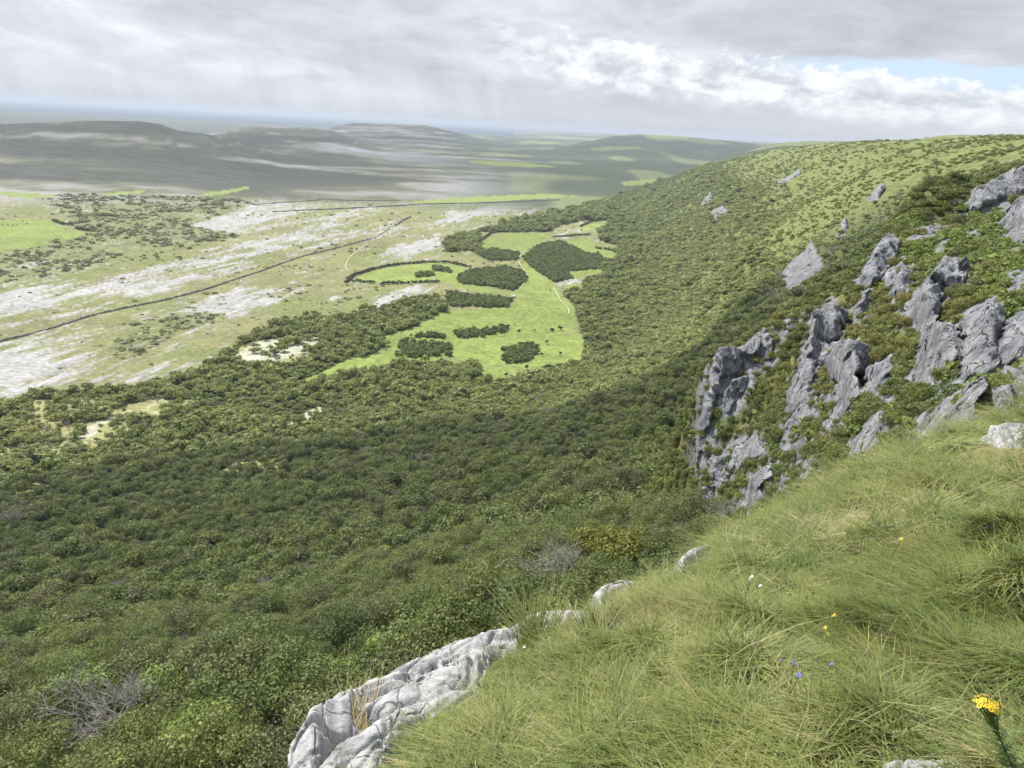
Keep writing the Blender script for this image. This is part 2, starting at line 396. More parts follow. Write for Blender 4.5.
# ------------------------------------------------------------------ maps of the valley floor (traced, then laid out on the ground)
def z4(L): return [(300+.3418*a, 190+.3418*b) for a, b in L]
MEADOWS = [
 z4([(0,565),(120,512),(245,462),(250,430),(330,400),(430,352),(620,342),(640,312),(560,300),(470,292),(430,272),(400,262),(300,272),(150,268),(200,240),(300,222),(400,212),(490,225),(480,240),(455,265),(560,288),(625,300),(668,265),(655,230),(640,190),(660,182),(684,225),(700,250),(745,275),(762,300),(800,340),(812,380),(800,405),(835,440),(830,490),(800,520),(700,530),(640,545),(570,560),(535,540),(500,505),(440,485),(380,505),(280,500),(220,482),(130,512),(100,540),(0,574)]),
 z4([(525,152),(560,132),(640,124),(733,130),(735,147),(690,162),(645,182),(600,172),(530,167)]),
 z4([(780,147),(850,142),(870,167),(935,185),(905,210),(880,187),(830,182)]),
 z4([(785,238),(900,230),(880,245),(800,257)]), z4([(765,282),(860,264),(840,276),(770,302)]),
 z4([(812,112),(850,98),(895,96),(895,113),(830,123)]),
 [(293,384),(318,372),(345,361),(388,350),(402,362),(352,374),(310,386)],
 [(409,202),(464,197),(540,194),(580,196.5),(540,199),(490,202),(450,204.5),(415,204)],
 [(-60,216),(0,219),(30,219),(53,221.5),(57,225.5),(78,230.5),(85,235),(50,243),(30,248),(0,252.5),(-60,262)],
 [(-30,190),(0,191),(40,194),(68,197),(30,198),(0,196),(-30,196)],
 [(100,193.5),(145,190),(143,192.5),(105,197)], [(200,194),(248,186.5),(250,188.5),(225,194),(205,196)],
 [(620,182),(650,179),(668,180),(650,184),(625,186)], [(470,160),(520,162),(560,167),(510,167),(470,163)],
]
THICK = {  # patches of hazel standing free in the meadows
 'A': z4([(285,478),(300,447),(380,450),(440,457),(445,484),(350,494),(285,491)]),
 'B': z4([(590,470),(640,450),(690,458),(690,500),(600,510)]),
 'C': z4([(455,262),(500,236),(600,226),(650,240),(665,265),(630,298),(560,284),(470,275)]),
 'D': z4([(432,340),(430,298),(480,305),(620,322),(610,344),(520,345)]),
 'E': z4([(525,195),(560,172),(640,184),(640,203),(580,207)]),
 'F': z4([(650,200),(700,162),(760,150),(830,185),(870,190),(905,212),(870,232),(780,240),(800,262),(745,272),(690,235)]),
 'G': z4([(455,436),(455,420),(540,412),(600,402),(605,414),(520,434)]),
 'H': z4([(340,434),(342,424),(385,424),(430,428),(430,436)]),
 'I': z4([(340,256),(345,245),(385,242),(392,250)]),
 'J': z4([(388,236),(392,224),(410,224),(445,236),(440,242)]),
}
HEDGES = {
 'a': z4([(135,272),(160,247),(220,230),(300,217),(380,210),(440,212),(497,226)]),
 'b': z4([(160,268),(225,273)]), 'b2': z4([(240,276),(320,272),(412,268)]),
 'c': z4([(525,150),(560,126),(640,116),(735,120)]),
 'd': z4([(865,172),(900,176),(940,184)]), 'e': z4([(820,108),(850,95),(895,88)]), 'f': z4([(742,138),(850,132)]), 'g': z4([(838,262),(897,256)]),
 'h': [(55,222),(63,225),(74,226)], 'i': [(76,229),(88,231),(99,231)],
}
WOOD = [(-400,410),(0,402),(60,394),(120,387),(190,376),(212,362),(240,342),(262,328),(300,318),(345,318),(390,306),(430,296),(447,305),(446,325),(430,330),(385,352),(345,368),(310,376),(345,374),(380,362),(440,356),(452,366),(472,362),(483,371),(495,380),(520,377),(540,372),(585,364),(585,340),(577,310),(560,288),(580,288),(600,275),(600,262),(610,257),(612,250),(621,252),(618,246),(600,240),(597,228),(608,229),(608,220),(590,220),(560,225),(548,232),(480,232),(478,248),(500,258),(490,262),(470,250),(445,252),(443,240),(470,234),(500,226),(545,215),(610,200),(650,186),(700,168),(760,152),(860,141),(1400,120),(1400,900),(-400,900)]
SCRUB = [  # (polygon, density)
 ([(105,346),(140,332),(132,322),(165,312),(225,313),(226,320),(185,331),(150,352),(120,360)], .8),
 ([(-60,270),(40,247),(88,234),(70,222),(55,205),(30,200),(60,194),(200,197),(262,201),(225,214),(190,226),(240,236),(200,248),(130,254),(90,268),(30,278),(-60,292)], .5),
 ([(320,280),(410,280),(390,296),(300,300)], .05),
 ([(440,168),(640,165),(700,175),(640,190),(560,192),(460,190)], .35),
]
CLEAR = [([(233,360),(240,345),(262,338),(300,334),(322,338),(318,350),(300,362),(260,368)], .85),
 ([(120,408),(160,400),(200,400),(198,410),(160,416),(130,418)], .8), ([(70,440),(75,424),(100,418),(108,430),(98,442)], .75), ([(290,425),(315,405),(325,410),(305,425)], .7),
 ([(225,476),(240,462),(290,458),(280,466),(250,478)], .5), ([(30,400),(120,395),(150,420),(90,450),(20,440)], .35), ([(0,440),(60,430),(80,470),(20,500),(-40,480)], .2),
 ([(510,240),(535,243),(560,252),(545,258),(520,250)], .8)]
SCREE = [(780,272),(800,254),(812,240),(817,252),(821,262),(826,272),(812,284),(795,293),(785,286)]
def mapdata(x, y, z):
    px, py = project(x, y, z); r = np.hypot(x, y)
    jx = 3*vnoise(x*.05, y*.05, s=201)*np.clip(400/r, 0, 3); jy = jx*.3
    j2 = vnoise(x*.16, y*.16, s=203)*np.clip(500/r, .3, 2.5); ux, uy = px+jx*.7+j2, py+jy+j2*.5
    mead = np.zeros(px.shape, bool)
    for P in MEADOWS: mead |= inpoly(ux, uy, P)
    wood = inpoly(px+jx, py+jy*2, WOOD).astype(float)
    wood[mead] = 0
    scr = np.zeros(px.shape)
    for P, d in SCRUB: scr = np.maximum(scr, d*inpoly(px+jx*2, py+jy*2, P))
    clr = np.zeros(px.shape)
    for P, d in CLEAR: clr = np.maximum(clr, d*inpoly(px+jx*2, py+jy*2, P))
    return px, py, mead, wood, scr, clr

# streak direction of the limestone pavement = direction of the long field wall
wa = at_z(np.array([0., 390.]), np.array([343., 228.]), np.array([ZP, ZP]))
wdir = wa[1][:2]-wa[0][:2]; wdir /= np.linalg.norm(wdir); wnor = np.array([-wdir[1], wdir[0]])
PAVE = [(20,300,60,14,1.0),(10,370,70,22,1.1),(45,345,40,12,.3),(130,290,90,14,.8),(230,222,90,12,1.0),(240,300,50,12,.9),(200,262,60,8,.6),(150,372,60,9,.7),(60,270,50,6,.5),(300,240,60,10,.7),(285,348,45,14,.9),(400,296,40,7,.8),(420,245,30,9,.9),(395,228,40,7,.5),(500,208,70,5,.9),(560,206,40,7,.7),(350,212,60,6,.5),(455,222,30,8,.6),(395,316,40,6,.4),(95,200,40,4,.5),(180,196,30,3,.4),(250,180,60,4,.6),(540,180,60,3,.5),(88,430,16,10,.7),(300,415,20,10,.5),(450,172,60,3,.5),(25,268,25,8,.5)]
def ground_colour(x, y, z):
    px, py, mead, wood, scr, clr = mapdata(x, y, z)
    r = np.hypot(x, y)
    u = x*wdir[0]+y*wdir[1]; v = x*wnor[0]+y*wnor[1]
    pf = np.zeros(px.shape)
    for cx, cy, sx, sy, a in PAVE:
        pf = np.maximum(pf, a*np.exp(-(((px-cx)/sx)**2+((py-cy+ (px-cx)*.18)/sy)**2)))
    st = fbm(u*.012, v*.06, o=5, s=41, g=.66); fine = fbm(u*.05, v*.22, o=3, s=55, g=.6)
    f3 = fbm(u*.10, v*.7, o=2, s=57); pv = sstep(-.14, .30, pf*.85 - .30 + st*.75 + fine*.45 + f3*.25)
    n = fbm(x*.01, y*.01, o=4, s=61); n2 = vnoise(x*.15, y*.15, s=62)
    C = lambda a: np.array(a)[None, :]
    heath = C((.150,.152,.072))*(1+.25*n[:, None]) + C((.014,.008,.0))*n2[:, None]
    greeny = C((.115,.14,.045)); g = sstep(-.1, .35, fbm(u*.02, v*.02, o=3, s=66))[:, None]
    c = heath*(1-g*.6)+greeny*g*.6
    pale = C((.275,.272,.285))*(1+.22*fine[:, None])
    pvv = pv[:, None]*(.80+.2*vnoise(u*.3, v*.9, s=70)[:, None])
    c = c*(1-pvv)+pale*pvv
    sc = (sstep(0,.5,scr)*sstep(-.6, -.1, n+.3*n2)*.92)[:, None]
    c = c*(1-sc)+(C((.125,.135,.060))*(1+.3*n2[:, None]+.25*fine[:, None]))*sc
    # meadows
    c2 = C((.145,.182,.050))*(1+.18*n[:, None]+.10*n2[:, None])
    dull = sstep(.15, .5, fbm(x*.02, y*.035, o=3, s=88))[:, None]*.5
    c2 = c2*(1-dull)+C((.15,.17,.062))*dull
    c = np.where(mead[:, None], c2, c)
    # under wood: dark litter; clearings pale grass and stone
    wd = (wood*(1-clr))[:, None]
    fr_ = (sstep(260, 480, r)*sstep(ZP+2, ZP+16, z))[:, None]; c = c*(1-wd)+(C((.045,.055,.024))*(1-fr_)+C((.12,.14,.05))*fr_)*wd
    cl = (wood*clr)[:, None]
    c3 = C((.20,.20,.09))*(1-pv[:, None]*.5)+C((.4,.4,.38))*pv[:, None]*.5
    c = np.where(cl > .05, c3, c)
    # crest of the escarpment: open grass
    top = (sstep(900, 500, r)*0+1)*wood*sstep(-32, -4, z)*sstep(250, 330, r)
    top = np.clip(top+.25*n, 0, 1)*(wood > 0)*sstep(-60, -30, z)*sstep(250, 330, r)
    c = c*(1-top[:, None])+(C((.115,.13,.045))*(1+.25*n2[:, None]))*top[:, None]
    sce = inpoly(px+1.5*n2, py+1.5*n2, SCREE) & (r > 200)
    c = np.where(sce[:, None], C((.145,.145,.155))*(1+.35*vnoise(x*.8, y*.8, s=99)[:, None]), c)
    # far country
    hl = hills(x, y)
    far = sstep(1250, 1600, r)*(r > 1000)*(wood < .5)
    tier = fbm(x*.0016, y*.0035+hl*.02, o=5, s=111, g=.65)*.8+.4*sstep(10,40,hl)*fbm(hl*.13, x*.0009+y*.0005, o=3, s=112, g=.6)
    tone = C((.05,.055,.045))*(1-sstep(-.2,.3,tier)[:, None])+C((.25,.245,.26))*sstep(.0,.35,tier)[:, None]+C((.13,.13,.075))*(sstep(-.2,.3,tier)-sstep(.0,.35,tier))[:, None]
    fields = sstep(.15,.3,fbm(x*.0018, y*.0006, o=3, s=121))[:, None]
    fields = np.clip(fields+.6*sstep(.3,.5,vnoise(x*.006, y*.002, s=123))[:, None], 0, 1); low = C((.055,.07,.042))*(1-fields)+C((.17,.19,.08))*fields
    hm = (1-sstep(380, 560, px+60*vnoise(x*.002, y*.002, s=5)))[:, None]
    fdk = sstep(4600, 6000, r)[:, None]*(hl < 30)[:, None]; tone = tone*(1-.35*sstep(3800, 5200, r)[:, None])*(1-fdk)+C((.07,.085,.07))*fdk
    fc = tone*hm + low*(1-hm)
    fc = np.where((far*mead)[:, None] > .3, C((.16,.20,.06)), fc)
    c = c*(1-far[:, None])+fc*far[:, None]
    return np.clip(c, .01, .8), px, py, mead, wood, scr, clr, sce, top, hl, pv

# ------------------------------------------------------------------ build the main terrain
az = np.concatenate([np.arange(-72, -41, .7), np.arange(-41, 41, .105), np.arange(41, 75, .7)]); az = np.radians(az)
tt = np.arange(4.2, .05, -.0017); tt = tt[(tt < 1.3)]
rr = np.concatenate([np.geomspace(7, 112, 150), 150/tt[(150/tt) > 113], np.geomspace(3010, 90000, 190)])
AZ, RR = np.meshgrid(az, rr)
X = (np.sin(AZ)*RR).ravel(); Y = (np.cos(AZ)*RR).ravel(); Zm = zM(X, Y)
cols, gpx, gpy, mead, wood, scr, clr, sce, top, hl, pv = ground_colour(X, Y, Zm)
Zm = Zm + np.where((wood < .5) & (RR.ravel() < 1500), .5*pv, 0)
Zm = Zm + np.where(sce, .8*vnoise(X*.6, Y*.6, s=5), 0)
V = np.stack([X, Y, Zm], 1); Fc = grid_faces(len(rr), len(az))
fm_mead = mead[Fc].all(1); fm_hill = (hl[Fc].min(1) > 3) & ~fm_mead & (wood[Fc].max(1) < .5); fm_sc = sce[Fc].all(1)
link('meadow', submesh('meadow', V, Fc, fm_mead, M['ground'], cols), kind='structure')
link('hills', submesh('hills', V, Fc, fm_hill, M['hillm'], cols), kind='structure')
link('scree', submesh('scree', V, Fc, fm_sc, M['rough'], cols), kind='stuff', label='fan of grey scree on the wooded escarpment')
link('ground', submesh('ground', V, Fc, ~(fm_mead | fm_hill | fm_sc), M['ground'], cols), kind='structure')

# mid hillside with the cliffs
def midcols(x, y, z):
    n = fbm(x*.12, y*.12, o=4, s=131); n2 = vnoise(x*.9, y*.9, s=133); r = np.hypot(x, y)
    C = lambda a: np.array(a)[None, :]
    g = sstep(-.2, .3, n)[:, None]
    c = C((.055,.072,.024))*(1-g)+C((.13,.145,.04))*g
    c = c*(1+.3*n2[:, None])
    br = sstep(.2, .5, fbm(x*.3, y*.3, o=2, s=140))[:, None]*.6
    return c*(1-br)+C((.13,.11,.05))*br
az2 = np.radians(np.arange(2, 62, .1)); rr2 = np.geomspace(10, 420, 620)
A2, R2 = np.meshgrid(az2, rr2); X2 = (np.sin(A2)*R2).ravel(); Y2 = (np.cos(A2)*R2).ravel(); Z2 = zS(X2, Y2)
keep = (Z2 > zM(X2, Y2)-4)
F2 = grid_faces(len(rr2), len(az2)); fm = keep[F2].any(1)
V2 = np.stack([X2, Y2, Z2+.12*vnoise(X2*1.3, Y2*1.3, s=22)], 1)
link('rocky_hillside', submesh('rocky_hillside', V2, F2, fm, M['rough'], midcols(X2, Y2, Z2)), kind='structure')

# near grassy slope
gx = np.arange(-14, 44, .13); gy = np.arange(-8, 46, .13)
GX, GY = np.meshgrid(gx, gy); GX = GX.ravel(); GY = GY.ravel(); ne = nedge(GX, GY)
GZ = zN(GX, GY); F3 = grid_faces(len(gy), len(gx)); fm = (ne > -1.0)[F3].all(1)
n = fbm(GX*.9, GY*.9, o=3, s=151)[:, None]
c3 = np.array([(.075,.085,.03)])*(1-sstep(-.3,.3,n))+np.array([(.17,.15,.075)])*sstep(-.3,.3,n)
link('grassy_slope', submesh('grassy_slope', np.stack([GX, GY, GZ], 1), F3, fm, M['turf'], c3), kind='structure')

# sea
t = NT('sea_water'); M['sea'] = t.finish((.02,.045,.075), .8, t.bump(t.noise(t.pos(), .01, 3), .3, 2.0), spec=.05)
a = np.radians(np.linspace(-72, 20, 60)); vs = [(math.sin(q)*9000, math.cos(q)*9000, -166) for q in a]+[(math.sin(q)*90000, math.cos(q)*90000, -166) for q in a]
link('sea', mkmesh('sea', vs, [(i, i+1, 61+i, 60+i) for i in range(59)], M['sea']), kind='structure')

# ------------------------------------------------------------------ foliage templates
def leaves(P, Nrm, size, asp=.7, jitter=.42):
    """one leaf clump quad per point"""
    n = len(P); Nn = Nrm+jitter*rng.normal(size=(n, 3)); Nn /= np.linalg.norm(Nn, axis=1)[:, None]
    T = np.cross(Nn, rng.normal(size=(n, 3))); T /= np.linalg.norm(T, axis=1)[:, None]; B = np.cross(Nn, T)
    s = (size*(.6+.8*rng.random(n)))[:, None]
    q = np.stack([P-T*s, P-B*s*asp, P+T*s, P+B*s*asp], 1).reshape(-1, 3)
    return q, np.arange(n*4).reshape(-1, 4)
def crown(n, size, rad=2.0, ht=1.5, lobes=9, z0=1.6, seed=0, inner=.25):
    g = np.random.default_rng(seed)
    a = g.random(lobes)*6.283; q = np.sqrt(g.random(lobes))*rad*.62
    L = np.stack([np.cos(a)*q, np.sin(a)*q, z0+ht*(.25+.6*g.random(lobes))*(1.15-(q/rad)**2)], 1)
    Lr = rad*((.34 if lobes < 12 else .21)+(.24 if lobes < 12 else .20)*g.random(lobes))
    k = g.integers(0, lobes, n); d = g.normal(size=(n, 3)); d[:, 2] = np.abs(d[:, 2])*1.1-.35; d /= np.linalg.norm(d, axis=1)[:, None]
    rad_ = Lr[k]*(1-inner*g.random(n)**2)*(1+.18*g.normal(size=n))
    P = L[k]+d*rad_[:, None]*np.array([1, 1, .8])
    P[:, 2] = np.maximum(P[:, 2], .15)
    return P, d
def tube(pts, rads, k=5):
    v = []; f = []; pts = [np.array(p, float) for p in pts]
    for i, p in enumerate(pts):
        d = pts[min(i+1, len(pts)-1)]-pts[max(i-1, 0)]; d = d/np.linalg.norm(d)
        a = np.cross(d, [.3, .9, .2]); a /= np.linalg.norm(a); b = np.cross(d, a)
        for j in range(k):
            t_ = 2*math.pi*j/k; v.append(p+(a*math.cos(t_)+b*math.sin(t_))*rads[i])
    for i in range(len(pts)-1):
        for j in range(k): f.append((i*k+j, i*k+(j+1) % k, (i+1)*k+(j+1) % k, (i+1)*k+j))
    return v, f
def joinvf(L):
    v = []; f = []
    for a, b in L:
        o = len(v); v += list(a); f += [tuple(i+o for i in q) for q in b]
    return v, f
def trunk_mesh(name, seed, h=2.6, spread=1.2, stems=4):
    g = random.Random(seed); L = []
    for s in range(stems):
        a = g.random()*6.28; sp_ = spread*(.4+.6*g.random())
        pts = [(0.08*math.cos(a), .08*math.sin(a), -.3)]
        for i in range(1, 5):
            q = i/4; pts.append((math.cos(a)*sp_*q**1.4+.1*g.uniform(-1,1), math.sin(a)*sp_*q**1.4+.1*g.uniform(-1,1), h*q))
        L.append(tube(pts, [.1, .085, .06, .04, .015]))
        for i in (2, 3):
            p = np.array(pts[i]); a2 = a+g.uniform(-1.5, 1.5)
            e = p+np.array([math.cos(a2)*.7, math.sin(a2)*.7, .55]); L.append(tube([p, (p+e)/2+.05, e], [.035, .025, .01], 4))
    return mkmesh(name, *joinvf(L), M['bark'])
def bare_mesh(name, seed, h=3.6, depth=4):
    g = random.Random(seed); L = []
    def br(p, d, l, r, dep):
        e = p+d*l; mid = (p+e)/2+np.array([g.uniform(-.08,.08) for _ in range(3)])*l
        L.append(tube([p, mid, e], [r, r*.8, r*.55], 4 if dep < 3 else 3))
        if dep >= depth: return
        for k in range(3 if dep else 4):
            q = np.array([g.gauss(0, 1), g.gauss(0, 1), g.gauss(.35, .7)]); q /= np.linalg.norm(q)
            nd = d*.75+q*.75; nd /= np.linalg.norm(nd)
            br(p+(e-p)*g.uniform(.45, 1), nd, l*g.uniform(.6, .82), r*.55, dep+1)
    for s in range(3):
        br(np.array([g.uniform(-.3,.3), g.uniform(-.3,.3), -.3]), np.array([g.uniform(-.25,.25), g.uniform(-.25,.25), 1.]), h*.42, .07, 0)
    return mkmesh(name, *joinvf(L), M['twig'])
NEARC = []
for i in range(6):
    P, d = crown(6500, .13, 2.15+.2*(i % 3), 1.9+.25*(i % 2), 17+i, 1.3, 100+i)
    v, f = leaves(P, d, .066, .6, .5); NEARC.append(mkmesh('leafy_crown', v, f, M['leaf'], smooth=False))
NEART = [trunk_mesh('tree_trunk', 10+i) for i in range(4)]
BARE = [bare_mesh('bare_branches', 50+i) for i in range(4)]

def tmpl(colname, objs):
    c = bpy.data.collections.new(colname)
    for o in objs: c.objects.link(o)
    return c
def mk_t(name, n, size, rad, ht, lobes, z0, seed, mat, jitter=.4):
    P, d = crown(n, size, rad, ht, lobes, z0, seed); v, f = leaves(P, d, size, jitter=jitter)
    return bpy.data.objects.new(name, mkmesh(name, v, f, mat, smooth=False))
T_near = tmpl('near_crowns', [bpy.data.objects.new('near_crown_%02d' % i, NEARC[i]) for i in range(6)])
T_mid = tmpl('hazel_crowns', [mk_t('hazel_crown_%02d' % i, 1150, .17, 2.1, 1.7, 8, 1.0, 200+i, M['leaf']) for i in range(5)])
T_far = tmpl('far_crowns', [mk_t('far_crown_%02d' % i, 210, .38, 2.2, 1.7, 6, .8, 220+i, M['leaf_far']) for i in range(4)])
T_cliff = tmpl('cliff_shrubs', [mk_t('cliff_shrub_%02d' % i, 700, .062, .75, .7, 7, .1, 240+i, M['leaf_cliff']) for i in range(5)])
T_heath = tmpl('heath_tufts', [mk_t('heath_tuft_%02d' % i, 160, .13, .8, .35, 6, -.05, 260+i, M['heath']) for i in range(4)])
M['leaf_low'] = leafmat('low_scrub_leaves', [(0,(.15,.17,.08)),(.5,(.19,.21,.095)),(1,(.24,.245,.12))], .8, .2)
T_low = tmpl('low_crowns', [mk_t('low_crown_%02d' % i, 120, .4, 2.4, .9, 6, .3, 280+i, M['leaf_low']) for i in range(4)])
T_bare = tmpl('bare_crowns', [bpy.data.objects.new('bare_crown_%02d' % i, BARE[i]) for i in range(4)])

def inst(name, P, rot, scl, idx, coll, **props):
    me = bpy.data.meshes.new(name); n = len(P)
    me.vertices.add(n); me.vertices.foreach_set('co', np.asarray(P, np.float32).ravel())
    a = me.attributes.new('i_rot', 'FLOAT_VECTOR', 'POINT'); a.data.foreach_set('vector', np.asarray(rot, np.float32).ravel())
    scl = np.asarray(scl, np.float32)
    if scl.ndim == 1: scl = np.repeat(scl[:, None], 3, 1)
    a = me.attributes.new('i_scl', 'FLOAT_VECTOR', 'POINT'); a.data.foreach_set('vector', scl.ravel())
    a = me.attributes.new('i_idx', 'INT', 'POINT'); a.data.foreach_set('value', np.asarray(idx, np.int32))
    me.update()
    o = link(name, me, kind='stuff', **props)
    g = bpy.data.node_groups.new(name+'_scatter', 'GeometryNodeTree')
    g.interface.new_socket('Geometry', in_out='INPUT', socket_type='NodeSocketGeometry'); g.interface.new_socket('Geometry', in_out='OUTPUT', socket_type='NodeSocketGeometry')
    gi = g.nodes.new('NodeGroupInput'); go = g.nodes.new('NodeGroupOutput')
    ip = g.nodes.new('GeometryNodeInstanceOnPoints'); ci = g.nodes.new('GeometryNodeCollectionInfo')
    ci.inputs['Collection'].default_value = coll; ci.inputs['Separate Children'].default_value = True; ci.inputs['Reset Children'].default_value = True
    def na(nm, ty):
        x = g.nodes.new('GeometryNodeInputNamedAttribute'); x.data_type = ty; x.inputs['Name'].default_value = nm; return x.outputs['Attribute']
    L = g.links.new
    L(gi.outputs[0], ip.inputs['Points']); L(ci.outputs[0], ip.inputs['Instance']); ip.inputs['Pick Instance'].default_value = True
    L(na('i_idx', 'INT'), ip.inputs['Instance Index']); L(na('i_rot', 'FLOAT_VECTOR'), ip.inputs['Rotation']); L(na('i_scl', 'FLOAT_VECTOR'), ip.inputs['Scale'])
    L(ip.outputs[0], go.inputs[0])
    o.modifiers.new('scatter', 'NODES').node_group = g
    return o

def sample(r_lo, r_hi, spacing, a_lo=-46, a_hi=46):
    """jittered points, spacing(r) metres apart, over a sector"""
    out = []; r = r_lo
    while r < r_hi:
        s = spacing(r); n = int((R(a_hi)-R(a_lo))*r/s)
        a = R(a_lo)+(np.arange(n)+rng.random(n))*(R(a_hi)-R(a_lo))/n
        q = r+rng.random(n)*s
        out.append(np.stack([np.sin(a)*q, np.cos(a)*q, np.full(n, s)], 1)); r += s*.87
    return np.concatenate(out)
def near_hidden(x, y, z):
    """is the point behind the near slope?"""
    h = np.zeros(x.shape, bool)
    for q in np.geomspace(.03, .9, 26):
        X_, Y_ = x*q, y*q; h |= (np.hypot(X_, Y_) < 32) & (zN(X_, Y_, False) > z*q+.1)
    return h

# ------------------------------------------------------------------ the wood
sp_near = lambda r: 1.95 if r < 100 else (1.95+(r-100)*.011 if r < 150 else 2.5+(r-150)*.0028)
P = sample(30, 2600, sp_near)
z = zM(P[:, 0], P[:, 1]); spz = zS(P[:, 0], P[:, 1])
px, py, md, wd, sc_, cl_ = mapdata(P[:, 0], P[:, 1], z)
r = np.hypot(P[:, 0], P[:, 1])
dens = wd*(1-cl_)
jx_ = rng.normal(0, 1, len(P))*np.clip(900/r, .8, 3); md = np.zeros(len(P), bool)
for Q in MEADOWS: md |= inpoly(px+jx_*1.3, py+rng.normal(0, .9, len(P))*np.clip(900/r, .8, 3), Q)
wd2 = inpoly(px+jx_*2, py+jx_*rng.choice([-1, 1], len(P)), WOOD); dens = np.where(wd2, 1-cl_, dens*.5)
spk = (~wd2)*(.025+.22*sstep(.12, .45, fbm(P[:, 0]*.012, P[:, 1]*.02, o=4, s=322)))*(r < 1300)
dens = np.maximum(dens, spk)
thk = np.zeros(len(P), bool)
for poly in THICK.values(): thk |= inpoly(px, py, poly)
dens = np.maximum(dens, sc_*.8*(r < 1500)*(~md))
dens[thk | md] = 0
dens[inpoly(px, py, SCREE)] *= .10
topf = sstep(-62, -18, z)*sstep(280, 380, r)
dens = dens*(1-.84*topf); face_ = sstep(260, 480, r)*sstep(ZP+2, ZP+16, z); dens = dens*(1-.10*face_)
nn = fbm(P[:, 0]*.02, P[:, 1]*.02, o=3, s=301)
dens = dens*np.where(sc_ > 0, sstep(-.25, .1, nn), 1)
cx_, cy_ = project(P[:, 0], P[:, 1], z+2.2)
for a_, b_, q_ in [(168,700,21),(85,712,26),(205,752,20),(395,660,14),(335,690,16),(620,562,26),(585,550,18),(566,580,16),(548,586,10),(470,600,16),(118,728,12),(140,722,12),(12,525,14),(330,735,10)]:
    dens = np.where((np.hypot(cx_-a_, (cy_-b_)*1.2) < q_*1.0) & (r < 160), 0, dens)
ok = (rng.random(len(P)) < dens) & (spz < z+1) & (px > -160) & (px < 1180) & (py < 900)
ok &= ~(near_hidden(P[:, 0], P[:, 1], z+4))
P = P[ok]; z = z[ok]; r = r[ok]; px = px[ok]; py = py[ok]; nn = nn[ok]; topf = topf[ok]; fac_k = face_[ok]; sc_k = sc_[ok]; wd_k = wd[ok]
hsc = sstep(30, 90, r)
size = (.5+1.25*rng.random(len(P))**2.4)*(1+.4*fbm(P[:, 0]*.05, P[:, 1]*.05, o=2, s=305))
size *= np.where(r > 300, np.maximum(P[:, 2]/2.6, .8)*.95, 1)
size *= .84+.16*sstep(80, 150, r); size *= np.where((z > -60) & (r > 280), .68-.22*topf, 1); size *= np.where((wd[ok] < .5) & (sc_[ok] < .1), .6, 1)
POS = np.stack([P[:, 0], P[:, 1], z-.25], 1); RZ = rng.random(len(P))*6.283
inframe = (px > -10) & (px < 1034) & (py < 778)
order = np.argsort(np.where(inframe, r/size, 1e9)); ind = order[:262]; rest = np.ones(len(P), bool); rest[ind] = False
# a few stands out as dead grey bushes
greyz = sstep(.05, .35, fbm(P[:, 0]*.07, P[:, 1]*.07, o=2, s=310))
bare = rest & (r < 420) & (rng.random(len(P)) < (.02+.30*greyz)*np.where(r < 130, 2.4, 1.1))
lush = rest & ~bare
eul = lambda k: np.stack([rng.normal(0, .12, k), rng.normal(0, .12, k), rng.random(k)*6.283], 1)
sel = lush & (r < 90); k = sel.sum()
inst('near_hazel_wood', POS[sel], eul(k), np.stack([size[sel], size[sel], size[sel]*(.8+.4*rng.random(k))], 1), rng.integers(0, 6, k), T_near, label='nearest part of the green hazel wood right below the brink')
sel = lush & (r < 330) & (r >= 90); k = sel.sum()
inst('hazel_wood', POS[sel], eul(k), np.stack([size[sel], size[sel], size[sel]*(.8+.4*rng.random(k))], 1), rng.integers(0, 5, k), T_mid, label='dense dark green hazel wood filling the slope below the cliffs')
low_ = wd_k < .5; sel = lush & low_; k = sel.sum()
inst('plain_scrub', POS[sel], eul(k), np.stack([size[sel]*.8, size[sel]*.8, size[sel]*(.35+.4*rng.random(k))], 1), rng.integers(0, 4, k), T_low, label='low greyish green scrub spread over the valley floor')
sel = lush & (r >= 330) & ~low_; k = sel.sum()
inst('far_scrub', POS[sel], eul(k), np.stack([size[sel], size[sel], size[sel]*(.7+.4*rng.random(k))*(1-.42*fac_k[sel])], 1), rng.integers(0, 4, k), T_far, label='sunlit scrub covering the long escarpment and the valley floor')
sel = bare; k = sel.sum()
inst('dead_scrub', POS[sel], eul(k), .55+.5*rng.random(k), rng.integers(0, 4, k), T_bare, label='grey leafless bushes scattered through the hazel wood')
print('wood', lush.sum(), 'bare', bare.sum())

GRP = 'hazel trees at the near edge of the wood'
protos = {}
def tree(kind, name, ci, ti, crown_me, loc, rz, s, label, cat, group=None):
    t_ = empty(name, loc, rz, s, label=label, category=cat)
    if group: t_['group'] = group
    link('crown', crown_me, t_); link('trunk', NEART[ti], t_)
    return t_
for j, i in enumerate(ind):
    tree('hazel', 'hazel_tree', 0, j % 4, NEARC[j % 6], POS[i], RZ[i], float(size[i]*1.02), 'dark green hazel tree crowded among others at the near edge of the wood', 'tree', GRP)

